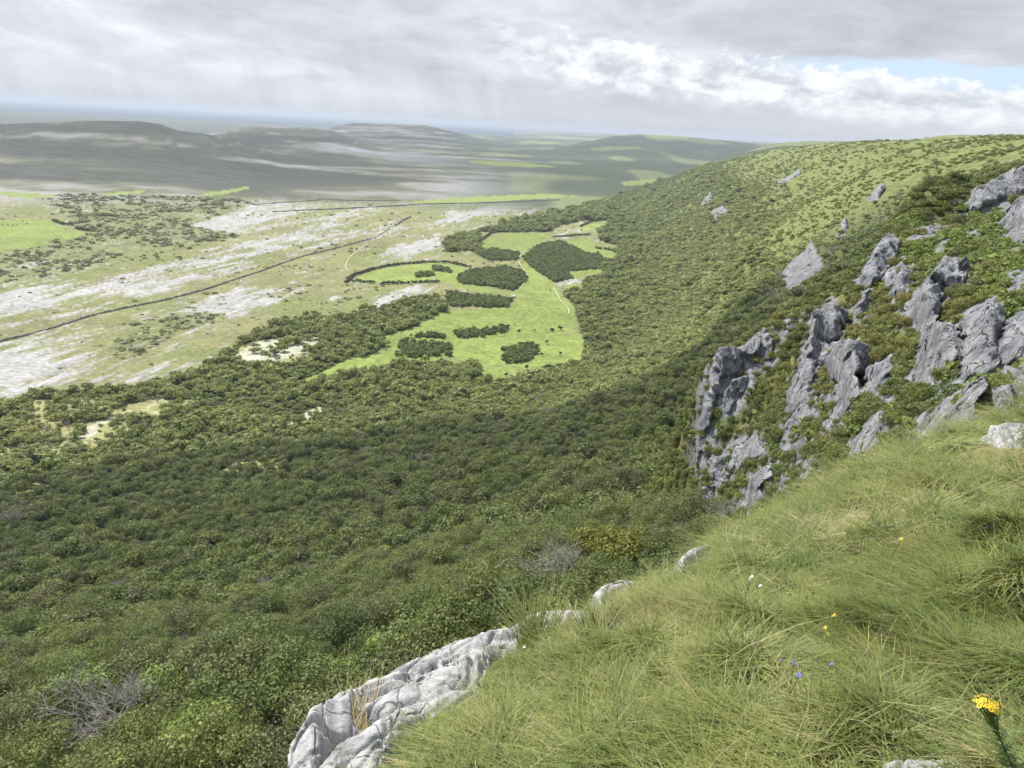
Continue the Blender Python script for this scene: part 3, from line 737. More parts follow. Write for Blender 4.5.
def special(px_, py_, rad, mat, seed, label, name='ash_tree', n=6500, fn=zM, cat='tree', ht=2.4, group=None, ls=.085, lift=2.2, tr=True, lobes=13):
    p = hit(lambda x, y: fn(x, y)+lift, np.array([float(px_)]), np.array([float(py_)]), 30, 3000)[0]   # the crown is seen there, its foot is below
    zz = float(fn(np.array([p[0]]), np.array([p[1]]))[0])
    P_, d_ = crown(n, ls, rad, ht, lobes, 1.2, seed); v, f = leaves(P_, d_, ls)
    t_ = empty(name, (p[0], p[1], zz-.2), 0, 1.3, label=label, category=cat)
    if group: t_['group'] = group
    link('crown', mkmesh('crown', v, f, mat, smooth=False), t_)
    if tr: link('trunk', trunk_mesh('trunk', seed, 3.0), t_)
    return t_
special(168, 700, 2.3, M['leaf_lime'], 1, 'lime green rounded tree low in the wood at lower left')
special(85, 712, 2.9, M['leaf_lime'], 2, 'broad pale green tree left of the lime green rounded one')
special(205, 752, 2.3, M['leaf_lime'], 3, 'bright green tree low in the wood at the bottom edge of the photo')
special(395, 660, 1.6, M['leaf_lime'], 4, 'small light green tree just above the pale rock outcrop')
special(335, 690, 1.9, M['leaf_lime'], 5, 'spreading green bush beside the left end of the pale rock outcrop')
special(620, 562, 2.6, M['leaf_yellow'], 6, 'yellowish green tree just beyond the grass edge', lobes=17)
special(660, 572, 1.8, M['leaf'], 7, 'deep green tree between the yellowish tree and the grass edge')
special(585, 550, 1.9, M['leaf_yellow'], 8, 'yellow green bush left of the taller yellowish tree')
def bare_tree(px_, py_, s, k, label, r=None):
    p = hit(lambda x, y: zM(x, y)+1.8, np.array([float(px_)]), np.array([float(py_)]), 30, 600)[0]
    zz = float(zM(np.array([p[0]]), np.array([p[1]]))[0])
    t_ = empty('leafless_tree', (p[0], p[1], zz-.2), k*1.3, s, label=label, category='tree'); t_.scale = (s*1.32,)*3; link('branches', BARE[k % 4], t_)
bare_tree(566, 585, 1.5, 0, 'grey leafless tree with many stems just above the top of the pale outcrop')
bare_tree(548, 590, 1.2, 1, 'slimmer grey leafless tree left of the many stemmed one')
bare_tree(470, 605, 1.25, 2, 'low grey leafless bush above the middle of the outcrop')
bare_tree(455, 612, 1.0, 3, 'small grey leafless bush left of the low grey one')
bare_tree(118, 728, 1.5, 1, 'silvery leafless bush below the broad pale green tree')
bare_tree(140, 722, 1.4, 0, 'silvery leafless bush under the lime green rounded tree')
bare_tree(12, 525, 2.2, 2, 'large greyish leafless tree at the left edge of the photo')
bare_tree(330, 735, 1.2, 3, 'grey leafless bush beside the foot of the outcrop')

# thickets and hedges standing in the meadows: each a thing of its own, crowns merged into one mesh
def merged(name, pts, sc, label, cat, mat, n=150, ls=.42, group=None):
    V_, F_ = [], []; o = 0
    base = pts.mean(0)
    for i, p in enumerate(pts):
        P_, d_ = crown(n, ls, 2.1*sc[i], 1.9*sc[i], 6, .2, int(abs(p[0]*7+p[1]*3))+i); v, f = leaves(P_, d_, ls*sc[i]**.5)
        V_.append(v+(p-base)); F_.append(f+o); o += len(v)
    ob = link(name, mkmesh(name, np.concatenate(V_), np.concatenate(F_), mat, smooth=False), label=label, category=cat)
    ob.location = base
    if group: ob['group'] = group
    return ob
def fill(poly_px, sp=3.0):
    a = at_z(np.array([p[0] for p in poly_px]), np.array([p[1] for p in poly_px]), np.full(len(poly_px), ZP))[:, :2]
    lo, hi = a.min(0), a.max(0); gx_, gy_ = np.meshgrid(np.arange(lo[0], hi[0]+sp, sp), np.arange(lo[1], hi[1]+sp, sp))
    x = gx_.ravel()+rng.uniform(-1, 1, gx_.size)*sp*.35; y = gy_.ravel()+rng.uniform(-1, 1, gx_.size)*sp*.35
    k = inpoly(x, y, [tuple(q) for q in a]); x, y = x[k], y[k]
    if len(x) == 0: x = np.array([a[:, 0].mean()]); y = np.array([a[:, 1].mean()])
    return np.stack([x, y, zM(x, y)], 1)
TL = {'A': 'dense hazel thicket at the near left side of the main meadow', 'B': 'rounded hazel thicket in the near right part of the main meadow',
 'C': 'large hazel thicket between the western loop meadow and the central track', 'D': 'thicket wedge jutting into the middle of the main meadow from the left',
 'E': 'small thicket just below the upper oval meadow', 'F': 'biggest thicket with bare stone showing, between upper oval meadow and the slope',
 'G': 'long low row of dark bushes crossing the middle of the main meadow', 'H': 'short broken row of bushes behind the near left thicket',
 'I': 'small oval clump of bushes inside the western loop meadow', 'J': 'two joined bushes right of the small oval clump in the western loop meadow'}
for k_, poly in THICK.items():
    p = fill(poly, 4.1); merged('hazel_thicket', p, (.85+.9*rng.random(len(p))), TL[k_], 'thicket', M['stand'], 120, .62)
HL = {'a': 'long curved hedge along the far rim of the western loop meadow', 'b': 'short dark hedge at the near left corner of the western loop meadow', 'b2': 'ragged hedge along the near rim of the western loop meadow',
 'c': 'dark hedge curving round the far rim of the upper oval meadow', 'd': 'short dark hedge at the right end of the small meadows under the slope', 'e': 'dark hedge above the highest little meadow under the slope',
 'f': 'hedge of spaced dark bushes right of the upper oval meadow', 'g': 'short hedge between the two lowest little meadows under the slope', 'h': 'dark hedge touching the right end of the bright left field', 'i': 'dark clump of trees just beyond the tip of the bright left field'}
for k_, line in HEDGES.items():
    a = at_z(np.array([p[0] for p in line]), np.array([p[1] for p in line]), np.full(len(line), ZP)); pts = []
    for i in range(len(a)-1):
        n_ = max(1, int(np.linalg.norm(a[i+1]-a[i])/2.4))
        for q in range(n_): pts.append(a[i]+(a[i+1]-a[i])*q/n_+rng.normal(0, .6, 3))
    pts = np.array(pts); pts[:, 2] = zM(pts[:, 0], pts[:, 1]); s_ = 1.5 if k_ in 'hi' else 1.15
    merged('hedge', pts, s_*(.7+.5*rng.random(len(pts))), HL[k_], 'hedge', M['standd'], 100, .5)
lone = [((507.5,327),1.0,'tallest lone tree at the right end of the row crossing the main meadow','thorn'),
 ((546.5,342),.85,'upper of the small trees right of the rounded thicket','thorn'), ((542,354),.75,'left of the small trees right of the rounded thicket','thorn'),
 ((560,353),.7,'right of the small trees standing on pale grass near the wood','thorn'), ((534.5,330.5),.55,'tiny bush by itself near the right end of the bush row','thorn'),
 ((552,330),1.0,'left half of the dark bushes near the right rim of the main meadow','hazel'), ((560,328),1.1,'right half of the dark bushes near the right rim of the main meadow','hazel'),
 ((519,330.5),.75,'low bush just right of the tallest lone meadow tree','hazel'), ((527,368),.9,'bush at the near corner of the rounded thicket','thorn'),
 ((411,335),.6,'single small bush in the left arm of the main meadow','thorn'), ((506,376),.9,'bush on the near rim of the main meadow left of the wood point','thorn'),
 ((318,363),1.5,'single tall dark tree in the scrub left of the main meadow','thorn'), ((297,321),1.5,'single dark tree above the pale stony clearing','thorn'), ((550,290),.7,'small bush beside the white track in the meadow','thorn'), ((37,466),1.6,'rounded dark tree on its own at the left edge of the wood','thorn')]
for j, ((a_, b_), s_, lab, kd) in enumerate(lone):
    p = at_z(float(a_), float(b_)+2, np.array(ZP)); zz = float(zM(np.array([p[0]]), np.array([p[1]]))[0])
    if abs(zz-ZP) > 2: p = hit(zM, np.array([float(a_)]), np.array([float(b_)+3]), 60, 2000)[0]; zz = p[2]
    t_ = empty('thorn_tree' if kd == 'thorn' else 'hazel_bush', (p[0], p[1], zz), j*1.1, s_, label=lab, category='tree' if kd == 'thorn' else 'bush')
    P_, d_ = crown(420, .3, 1.7, 2.0, 7, 1.5 if kd == 'thorn' else .5, 700+j); v, f = leaves(P_, d_, .3)
    link('crown', mkmesh('crown', v, f, M['leaf_dark'], smooth=False), t_); link('trunk', NEART[j % 4], t_)

# ------------------------------------------------------------------ limestone outcrops and cliffs
ROCKPOLY = []
def rock(poly, base, thick, label, mat='cliff', step=1.3, name='limestone_outcrop', cell=1.6, edge=7., rmin=12, rmax=400, cat='rock', lift=.5, blocky=.6, group=None):
    ROCKPOLY.append((poly, base))
    fn = {'N': zN, 'S': zS, 'M': zM}[base]
    xs = [p[0] for p in poly]; ys = [p[1] for p in poly]; gx_ = np.arange(min(xs)-3*step, max(xs)+3*step, step); gy_ = np.arange(min(ys)-3*step, max(ys)+3*step, step)
    PX, PY = np.meshgrid(gx_, gy_); jx = 7*fbm(PX*.07, PY*.07, o=4, s=len(label)*7 % 97, g=.65)*min(1, edge/6)*(.4 if base == 'N' else 1); sd = sdin(PX+jx, PY+jx*.7, poly)
    if base == 'S': sd = sd+2.2
    H_ = hit(fn, PX.ravel(), PY.ravel(), rmin, rmax, 150).reshape(PX.shape+(3,)) if base != 'N' else plane_hit(PX, PY)
    ok_ = np.isfinite(H_[..., 0]); rs_ = np.hypot(H_[..., 0], H_[..., 1])
    # the block stands up from its lower edge: its face leans back less than the hill behind it
    ins = inpoly(PX, PY, poly) & ok_
    if not ins.any(): print('EMPTY ROCK', label); return
    rowi = np.where(ins, np.arange(len(gy_))[:, None], -1).max(0); has = rowi >= 0
    rB = np.interp(gx_, gx_[has], rs_[rowi[has], np.nonzero(has)[0]]); bot = np.interp(gx_, gx_[has], gy_[rowi[has]])
    kk = 6
    sm_ = lambda q: sum(np.pad(q, (kk, kk), 'edge')[i:i+len(q)] for i in range(2*kk+1))/(2*kk+1)
    rB, bot = sm_(rB), sm_(bot); B_ = raydir(gx_, bot)*rB[:, None]
    if base == 'N':
        nT = np.array([-NA, -NB, 1.]); nT /= np.linalg.norm(nT); nf = nT[None]+lift*(-B_/np.linalg.norm(B_, axis=1)[:, None])
    else: nf = np.repeat(np.array([[-.30, -.80, .50]]), len(B_), 0)
    nf = nf/np.linalg.norm(nf, axis=1)[:, None]
    dd_ = raydir(PX, PY); den = (dd_*nf[None]).sum(-1); rf_ = (B_*nf).sum(1)[None, :]/np.where(den < -.02, den, -.02)
    km = .72 if base != 'N' else 1.0
    rr__ = np.where(ok_, np.minimum(rs_, rs_*(1-km)+rf_*km), rf_); rr__ = np.where(sd < -.2*step, np.where(ok_, rs_*1.004, rf_), rr__)
    H_ = dd_*rr__[..., None]; Nn = np.repeat(nf[None], len(gy_), 0)
    p = H_/cell
    if base == 'N':
        ed = np.array([Epl[8][0]-Epl[3][0], Epl[8][1]-Epl[3][1]]); ed /= np.linalg.norm(ed)
        al = p[..., 0]*ed[0]+p[..., 1]*ed[1]; ac = -p[..., 0]*ed[1]+p[..., 1]*ed[0]
        pr = np.stack([al*.30, ac*1.5, p[..., 2]*1.5], -1)
    else: pr = np.stack([p[..., 0]*.9+p[..., 2]*.25, p[..., 1]*.6, p[..., 2]*.5-p[..., 0]*.1], -1)
    wv = .35*np.stack([fbm(p[..., 0]*1.3, p[..., 1]*1.3, p[..., 2]*1.3, o=2, s=k_) for k_ in (1, 5, 9)], -1)
    f1, f2, idr = worley(pr[..., 0]+wv[..., 0]*.6, pr[..., 1]+wv[..., 1]*.6, pr[..., 2]+wv[..., 2]*.6, s=(len(label)*13) % 50)
    fac = worley.facet
    g1, g2, idr2 = worley(pr[..., 0]*2.3, pr[..., 1]*2.3, pr[..., 2]*2.3+wv[..., 1], s=77); fac2 = worley.facet
    prof = np.clip(sd/edge, -1, 1); up_ = np.sqrt(np.clip(prof, 0, 1)); tilt = 0
    if base != 'N': thick = thick*.62
    rid = 1-np.abs(fbm(pr[..., 0]*1.7, pr[..., 1]*1.7, pr[..., 2]*1.2+3, o=5, s=61, g=.6))*2.2
    if base == 'N':
        g1, g2, idr2 = worley(pr[..., 0]*1.9+wv[..., 0], pr[..., 1]*1.9, pr[..., 2]*1.9+wv[..., 1], s=78)
        pit = 1-sstep(0, .09, f2-f1); pit2 = 1-sstep(0, .09, g2-g1)
        disp = thick*up_*(.72+.35*fbm(p[..., 0]*1.4, p[..., 1]*1.4, p[..., 2]*1.4, o=2, s=4)+.28*(idr-.5)*(1-pit)) - thick*up_*(.9*pit+.3*pit2) + thick*.10*up_*rid
    else:
        up_ = np.sqrt(np.clip(sd/(edge*.55), 0, 1))
        disp = thick*up_*(.15+.55*idr+1.7*fac) + thick*up_*(.20*idr2+.7*fac2) + thick*.10*up_*(rid-.5)
    disp = np.where(sd < 0, 0, disp)
    Nd = Nn
    Vv = H_+Nd*disp[..., None]; Vv = Vv.reshape(-1, 3)
    Ff = grid_faces(len(gy_), len(gx_))[:, ::-1]; inc = ((sd > -2.2*step) & ok_).ravel(); ff = Ff[inc[Ff].all(1)]
    if len(ff) == 0: print('EMPTY ROCK', label); return
    u, inv = np.unique(ff.ravel(), return_inverse=True); vv = np.nan_to_num(Vv[u]); c = vv.mean(0)
    # close the block underneath, inside the hill
    o = link(name, mkmesh(name, vv-c, inv.reshape(-1, 4), M[mat], smooth=False), label=label, category=cat); o.location = c
    if group: o['group'] = group
    return o
CL = 'cliff'
q6 = lambda L: [(640+.375*a, 280+.375*b) for a, b in L]
q5 = lambda L: [(600+.414*a, 130+.414*b) for a, b in L]
for conv, poly, th, ce, ed_, lab in [
 (q6,[(205,190),(240,183),(268,192),(262,240),(235,275),(215,305),(192,295),(190,250),(202,225)],2.4,3,4,'leftmost grey cliff tower standing against the green wood'),
 (q6,[(190,290),(206,300),(188,350),(181,405),(165,400),(173,340)],1.3,2.5,2.5,'narrow pale rib of rock hanging below the leftmost cliff tower'),
 (q6,[(262,200),(300,172),(340,145),(345,178),(312,205),(284,240),(262,250)],1.6,2.4,4,'grey rock step just right of the leftmost cliff tower'),
 (q6,[(228,310),(250,270),(285,262),(270,300),(245,330),(232,350)],1.0,1.8,3,'small grey rib between shrubs below the rock step'),
 (q6,[(465,100),(505,68),(548,88),(548,132),(522,185),(484,215),(474,265),(445,335),(402,352),(396,310),(428,240),(448,190),(458,150)],2.4,3.2,4,'tall leaning grey cliff face with dark overhang in the middle'),
 (q6,[(425,345),(468,315),(458,352),(422,380),(402,405),(392,388)],1.0,1.6,3,'rock foot under the tall leaning cliff face'),
 (q6,[(495,215),(560,165),(612,188),(605,232),(565,262),(594,300),(562,352),(522,360),(516,310),(540,272),(505,255)],2.2,2.8,4,'forked grey cliff face right of the tall leaning one'),
 (q6,[(615,240),(662,212),(680,250),(645,304),(598,316)],1.5,2.4,4,'smaller grey face right of the forked one'),
 (q6,[(500,375),(520,360),(535,380),(520,400),(502,402)],.8,1.4,3,'single grey block below the forked cliff face'),
 (q6,[(556,474),(598,400),(640,355),(668,360),(645,420),(604,455),(570,495)],1.1,1.8,3,'long low grey slab just above the grass'),
 (q6,[(752,155),(788,115),(852,135),(864,172),(834,235),(802,270),(745,262),(738,212)],1.3,2.0,4,'blocky grey cliff left of the two vertical clefts'),
 (q6,[(860,175),(862,110),(930,55),(962,85),(968,145),(934,235),(892,255),(858,268)],1.4,2.0,4,'blocky grey cliff between the two vertical clefts'),
 (q6,[(972,120),(1024,85),(1100,60),(1100,200),(990,218),(942,230),(962,165)],1.4,2.0,4,'blocky grey cliff right of the two vertical clefts'),
 (q6,[(735,255),(770,240),(790,262),(768,282),(738,280)],.6,1.1,3,'small grey block with a dark hollow under the blocky cliff'),
 (q6,[(728,405),(800,335),(870,285),(918,260),(920,290),(886,330),(872,368),(935,366),(925,395),(835,402),(782,424),(740,415)],.7,1.2,4,'pale stepped rock slab left of the grassy notch'),
 (q6,[(915,300),(980,286),(995,330),(964,374),(928,355)],.6,1.0,4,'pale rock step above the grassy notch'),
 (q6,[(982,265),(1024,232),(1070,225),(1070,290),(1000,296)],.7,1.2,4,'grey boulder perched at the right edge above the notch'),
 (q6,[(275,605),(298,540),(342,500),(356,540),(335,592),(290,625)],1.4,1.8,3,'lowest grey outcrop beside the grass edge'),
 (q6,[(242,505),(262,448),(312,420),(324,460),(288,482),(256,515)],1.2,1.8,3,'pale grey outcrop among shrubs above the lowest one'),
 (q6,[(152,635),(172,560),(194,550),(188,620),(166,645)],1.2,1.8,3,'thin grey rock fin at the bottom of the cliff'),
 (q6,[(192,525),(203,478),(228,472),(218,535)],.9,1.5,2.5,'short grey rock fin above the bottom one'),
 (q6,[(425,505),(462,478),(474,495),(442,515)],.7,1.2,2.5,'small grey knob in the middle of the yellowing shrubs'),
 (q6,[(412,442),(442,426),(444,470),(420,474)],.8,1.2,2.5,'small upright rock above the grey knob'),
 (q6,[(155,455),(182,448),(178,490),(156,498)],.9,1.5,2.5,'grey rock stub under the narrow pale rib'),
 (q6,[(382,540),(395,520),(402,550),(388,565)],.6,1.0,2.5,'little grey stone between orange shrubs near the grass'),
 (q5,[(655,305),(688,258),(718,268),(718,302),(684,342),(652,385),(630,380)],1.9,2.6,3.5,'upper jagged grey ridge climbing towards the scree'),
 (q5,[(615,445),(638,398),(658,392),(644,452),(618,475)],1.5,2.2,3,'grey rib continuing below the upper jagged ridge'),
 (q5,[(688,362),(725,322),(733,336),(697,380)],1.1,1.8,2.5,'thin grey ledge right of the upper jagged ridge'),
 (q5,[(702,402),(735,342),(755,348),(743,392),(712,424)],1.6,2.2,3,'short grey ridge below the thin ledge'),
 (q5,[(742,425),(788,368),(828,320),(880,328),(874,372),(834,394),(804,424),(794,484),(775,506),(766,462),(736,448)],2.0,3.0,4,'smooth bluish grey cliff under the green shoulder'),
 (q5,[(888,182),(903,153),(960,122),(1040,80),(1100,75),(1100,140),(1030,152),(962,168),(922,187),(893,194)],2.6,3.6,4,'dark upper crag near the skyline at the right edge'),
 (q5,[(973,228),(998,185),(1030,162),(1100,150),(1100,260),(1006,274),(988,252)],2.4,3.4,4,'dark crag just below the upper one at the right edge'),
 (q5,[(353,512),(385,478),(402,488),(372,534)],1.0,1.8,2.5,'pale rock on the brow left of the rock step'),
 (q5,[(396,522),(412,508),(408,552),(384,548)],1.0,1.6,2.5,'dark little rock on the brow beside the pale one'),
 (q5,[(455,465),(475,450),(470,475),(455,482)],.7,1.3,2,'small stone on the brow above the shrubs'),
 (q5,[(770,245),(800,238),(822,250),(790,258),(768,254)],.8,1.3,2,'row of low pale rocks on the upper hillside'),
 (q5,[(893,230),(903,222),(912,232),(904,240)],.8,1.3,2,'single pale stone on the green shoulder'),
 (q5,[(985,380),(1010,358),(1040,350),(1040,372),(1000,388)],.6,1.0,2.5,'pale broken rocks on the green slope at the right edge')]:
    rock(conv(poly), 'S', th*1.15, lab, cell=ce, edge=ed_)
rock([(664,522),(667,505),(672,500),(674,512),(670,524)], 'M', 1.6, 'lone grey pinnacle poking out of the hazel wood', cell=1.8, edge=2.5, rmin=40)
# pieces in the turf
GR = None
rock([(284,790),(294,742),(310,716),(338,699),(372,684),(398,672),(412,676),(398,690),(380,700),(352,718),(360,735),(332,752),(318,790)], 'N', .10, 'lowest and leftmost part of the pale weathered outcrop on the brink', 'pale_rock', 1.3, cell=.62, edge=8)
rock([(305,792),(335,748),(392,714),(450,692),(488,690),(474,706),(424,724),(400,750),(380,792)], 'N', .05, 'flat grey apron of rock at the foot of the pale outcrop', 'pale_rock', 1.3, cell=.5, edge=9)
rock([(352,716),(385,700),(402,688),(430,676),(450,668),(472,668),(470,684),(452,698),(425,706),(400,718),(385,724),(362,726)], 'N', .085, 'middle part of the pale outcrop with a rusty hollow beside it', 'pale_rock', 1.3, cell=.55, edge=7)
rock([(392,672),(420,660),(446,647),(478,636),(508,630),(520,636),(500,646),(478,654),(452,662),(425,674),(405,680)], 'N', .085, 'narrow upper band of the pale outcrop on the very brink', 'pale_rock', 1.2, cell=.5, edge=6)
rock([(448,668),(475,655),(505,644),(535,636),(546,642),(522,658),(492,674),(486,694),(470,702),(452,694),(462,682)], 'N', .10, 'bulging pale rock beside the grass right of the middle part', 'pale_rock', 1.3, cell=.5, edge=7)
rock([(506,634),(530,617),(556,611),(583,613),(594,624),(588,634),(560,634),(536,640)], 'N', .12, 'smooth rounded white rock at the top end of the outcrop', 'pale_rock', 1.2, cell=.9, edge=7)
rock([(325,795),(350,766),(378,742),(398,728),(412,728),(404,748),(388,766),(378,795)], 'N', .085, 'low pale slab at the bottom edge beside the grass', 'pale_rock', 1.2, cell=.5, edge=7)
rock([(590,604),(602,590),(620,583),(631,583),(629,592),(612,601),(600,611)], 'N', .09, 'small pale rock in the turf beyond the rounded white one', 'pale_rock', 1.0, cell=.4, edge=4)
rock([(676,566),(690,553),(708,546),(714,552),(696,563),(680,571)], 'N', .08, 'flat pale rock on the grass edge below the cliff', 'pale_rock', .9, cell=.4, edge=3)
rock(q6([(862,465),(930,415),(935,395),(972,382),(1070,382),(1070,455),(940,462)]), 'N', .14, 'bright white rock lying on the grass at the right edge', 'pale_rock', 1.1, cell=.5, edge=5)
rock([(874,790),(884,765),(900,761),(930,762),(965,761),(985,775),(985,810),(880,810)], 'N', .05, 'smooth pale stone at the bottom edge near the yellow flowers', 'pale_rock', 2, cell=.5, edge=12)
# outcrops far along the escarpment
FC = [([(865,200),(874,190),(884,183),(886,190),(876,202)],'dark outcrop high on the far escarpment nearest the crest'),([(836,238),(840,228),(846,218),(848,226),(843,240)],'dark cleft rock above the scree'),
 ([(772,185),(790,176),(800,170),(802,174),(785,184)],'thin line of crags below the skyline of the far escarpment'),([(668,222),(680,214),(688,209),(689,212),(678,220)],'long dark ledge low on the far escarpment'),
 ([(700,205),(706,196),(711,192),(712,198),(705,207)],'small grey crag at the far end of the escarpment'),([(708,216),(722,206),(730,212),(716,220)],'pinkish patch of bare stones on the far escarpment')]
for poly, lab in FC: rock(poly, 'M', 3.0, lab, 'cliff', .8, cell=4, edge=2.5, rmin=200, rmax=2500)
rock([(690,432),(696,426),(704,424),(703,429),(694,435)], 'M', 1.0, 'flat pale rock in the wood left of the cliffs', 'pale_rock', .9, cell=1.2, edge=3, rmin=60)

# bare rock colour on the hillside between the crags
rh = bpy.data.objects['rocky_hillside'].data; nv_ = len(rh.vertices); cv = np.empty(nv_*3, np.float32); rh.vertices.foreach_get('co', cv); cv = cv.reshape(-1, 3).astype(float)
hx, hy = project(cv[:, 0], cv[:, 1], cv[:, 2]); sdm = np.full(nv_, -99.)
for poly, b in ROCKPOLY:
    if b == 'S': sdm = np.maximum(sdm, sdin(hx, hy, poly))
rkn = fbm(cv[:, 0]*.5, cv[:, 1]*.5, cv[:, 2]*.25, o=4, s=171, g=.6)
wr = sstep(-14, -4, sdm+14*rkn)[:, None]
ca = rh.color_attributes['col']; cc = np.empty(nv_*4, np.float32); ca.data.foreach_get('color', cc); cc = cc.reshape(-1, 4)
cc[:, :3] = cc[:, :3]*(1-wr)+(np.array([(.15,.155,.17)])*(1+.5*fbm(cv[:, 0]*1.5, cv[:, 1]*1.5, cv[:, 2]*.5, o=3, s=172)[:, None]))*wr
ca.data.foreach_set('color', cc.ravel().astype(np.float32))

# ------------------------------------------------------------------ shrubs and heath on the mid hillside
P = sample(16, 230, lambda r: .42 if r < 60 else .42*(r/60)**.75, 8, 48)
z = zS(P[:, 0], P[:, 1]); zm = zM(P[:, 0], P[:, 1]); px, py = project(P[:, 0], P[:, 1], z)
r = np.hypot(P[:, 0], P[:, 1])
ok = (z > zm-.5) & (px > 640) & (px < 1120)
rk = np.zeros(len(P), bool)
for poly, b in ROCKPOLY:
    if b == 'S': rk |= (sdin(px, py, poly) > 1.5) | (sdin(px, py-5, poly) > 1.5)
dz = np.hypot((S.z(P[:, 0]+1, P[:, 1])-S.z(P[:, 0]-1, P[:, 1]))/2, (S.z(P[:, 0], P[:, 1]+1)-S.z(P[:, 0], P[:, 1]-1))/2)
nn = fbm(P[:, 0]*.12, P[:, 1]*.12, o=3, s=401)
upper = inpoly(px, py, [(860,270),(905,215),(1000,180),(1120,150),(1120,370),(1024,300),(990,300),(960,255),(930,285),(905,270),(870,300)])
shr = np.where(upper, .04+.45*sstep(.2, .45, nn), .8)
rkn = fbm(P[:, 0]*.5, P[:, 1]*.5, z*.25, o=4, s=171, g=.6); sdm = np.full(len(P), -99.)
for poly, b in ROCKPOLY:
    if b == 'S': sdm = np.maximum(sdm, sdin(px, py, poly))
wr = sstep(-14, -4, sdm+14*rkn)
shr = np.where(inpoly(px, py, [(930,395),(985,300),(1120,300),(1120,440),(900,460)]), .25, shr)
edge_n = nedge(P[:, 0], P[:, 1])
ok &= rng.random(len(P)) < np.clip(np.sqrt(1+dz*dz)/2.9, 0, 1)*(1-.55*wr)
ok &= ~rk | (rng.random(len(P)) < .07)
ok &= (edge_n < -1.6) & ~near_hidden(P[:, 0], P[:, 1], z+1)
u_ = rng.random(len(P)); A_ = ok & (u_ < shr)
B_ = ok & ~A_
def inst_cols(sel, name, coll, k, smin, smax, label, flat=1):
    n_ = sel.sum(); s_ = (smin+(smax-smin)*rng.random(n_)**1.5)*np.maximum(1, (r[sel]/60)**.75)
    inst(name, np.stack([P[sel, 0], P[sel, 1], z[sel]-.15], 1), eul(n_), np.stack([s_, s_, s_*flat*(.7+.5*rng.random(n_))], 1), rng.integers(0, k, n_), coll, label=label)
inst_cols(A_, 'cliff_scrub', T_cliff, 5, .42, 1.0, 'green and yellowing shrubs clinging between the grey cliffs')
inst_cols(B_, 'heath', T_heath, 4, .6, 1.0, 'low green heath carpeting the hillside around the crags')
print('cliff shrubs', A_.sum(), B_.sum())
# open grass and low scrub on the far crest
P = sample(250, 1500, lambda r: 1.6+r*.004, 8, 46); z = zM(P[:, 0], P[:, 1]); r = np.hypot(P[:, 0], P[:, 1]); px, py = project(P[:, 0], P[:, 1], z)
ok = (z > -40) & (zS(P[:, 0], P[:, 1]) < z) & (rng.random(len(P)) < .5*sstep(.0, .3, fbm(P[:, 0]*.03, P[:, 1]*.03, o=3, s=9)))
P = P[ok]; z = z[ok]; r = r[ok]; k = len(P)
inst('crest_heath', np.stack([P[:, 0], P[:, 1], z-.1], 1), eul(k), (1.0+.8*rng.random(k))*(1+r*.0006), rng.integers(0, 4, k), T_heath, label='low tufts of heath on the open crest of the escarpment')

# ------------------------------------------------------------------ grass on the near slope
def grass_clump(name, n, rad, hgt, wid, mat, seed, droop=1.0, lean=(.0, .0)):
    g = np.random.default_rng(seed); a = g.random(n)*6.283; q = rad*np.sqrt(g.random(n))
    b = np.stack([np.cos(a)*q, np.sin(a)*q, np.full(n, -.03)], 1)
    d = np.stack([np.cos(a+g.normal(0, .9, n)), np.sin(a+g.normal(0, .9, n))], 1)*(.35+.5*g.random(n))[:, None]+np.array(lean)
    h = hgt*(.5+.7*g.random(n)); V_ = []; 
    side = np.stack([-d[:, 1], d[:, 0]], 1); side /= (np.linalg.norm(side, axis=1)[:, None]+1e-6)
    K = 4
    for k in range(K+1):
        t_ = k/K; out = d*(t_**1.6)[...] if False else d*(t_**1.7)*h[:, None]*1.25*droop
        zz = h*(t_-.42*droop*t_**2.4)
        w = wid*(1-t_**2.0*.92)
        c = np.concatenate([b[:, :2]+out, (b[:, 2]+zz)[:, None]], 1); s3 = np.concatenate([side*w, np.zeros((n, 1))], 1)
        V_ += [c-s3, c+s3]
    V_ = np.stack(V_, 1).reshape(-1, 3); base = (np.arange(n)*(2*(K+1)))[:, None, None]
    f = np.array([[2*k, 2*k+1, 2*k+3, 2*k+2] for k in range(K)])[None]+base
    return bpy.data.objects.new(name, mkmesh(name, V_, f.reshape(-1, 4), mat, smooth=True))
LE = (-.55, -.35)   # the wind lays the blades over
def herb_(nm):
    P_ = np.stack([rng.normal(0, .05, 46), rng.normal(0, .05, 46), .02+.09*rng.random(46)], 1); v, f = leaves(P_, np.tile([0, -.2, 1.], (46, 1)), .013, .62, .35)
    return bpy.data.objects.new(nm, mkmesh(nm, v, f, M['herb'], smooth=False))
M['herb'] = leafmat('herb_leaves', [(0,(.07,.12,.035)),(1,(.11,.17,.05))], 8)
T_grass = tmpl('grass_clumps', [grass_clump('grass_clump_%02d' % i, 24, .085, .26, .0042, M['grass'], 500+i, 1.0+.1*(i % 3), LE if i % 2 else (-.1, -.1)) for i in range(6)]+[grass_clump('grass_clump_%02d' % i, 18, .08, .24, .0032, M['straw'], 500+i, 1.1, LE) for i in range(6, 8)]+[grass_clump('grass_clump_%02d' % i, 3, .05, .62, .0022, M['straw'], 500+i, .75, LE) for i in (8, 9)]+[herb_('grass_clump_10'), herb_('grass_clump_11')])
P = []
rr_ = .9
while rr_ < 42:
    s = max(.040, rr_*.0105); n_ = int(R(104)*rr_/s); a = R(-50)+(np.arange(n_)+rng.random(n_))*R(104)/n_; q = rr_+rng.random(n_)*s
    P.append(np.stack([np.sin(a)*q, np.cos(a)*q, np.full(n_, s)], 1)); rr_ += s*.9
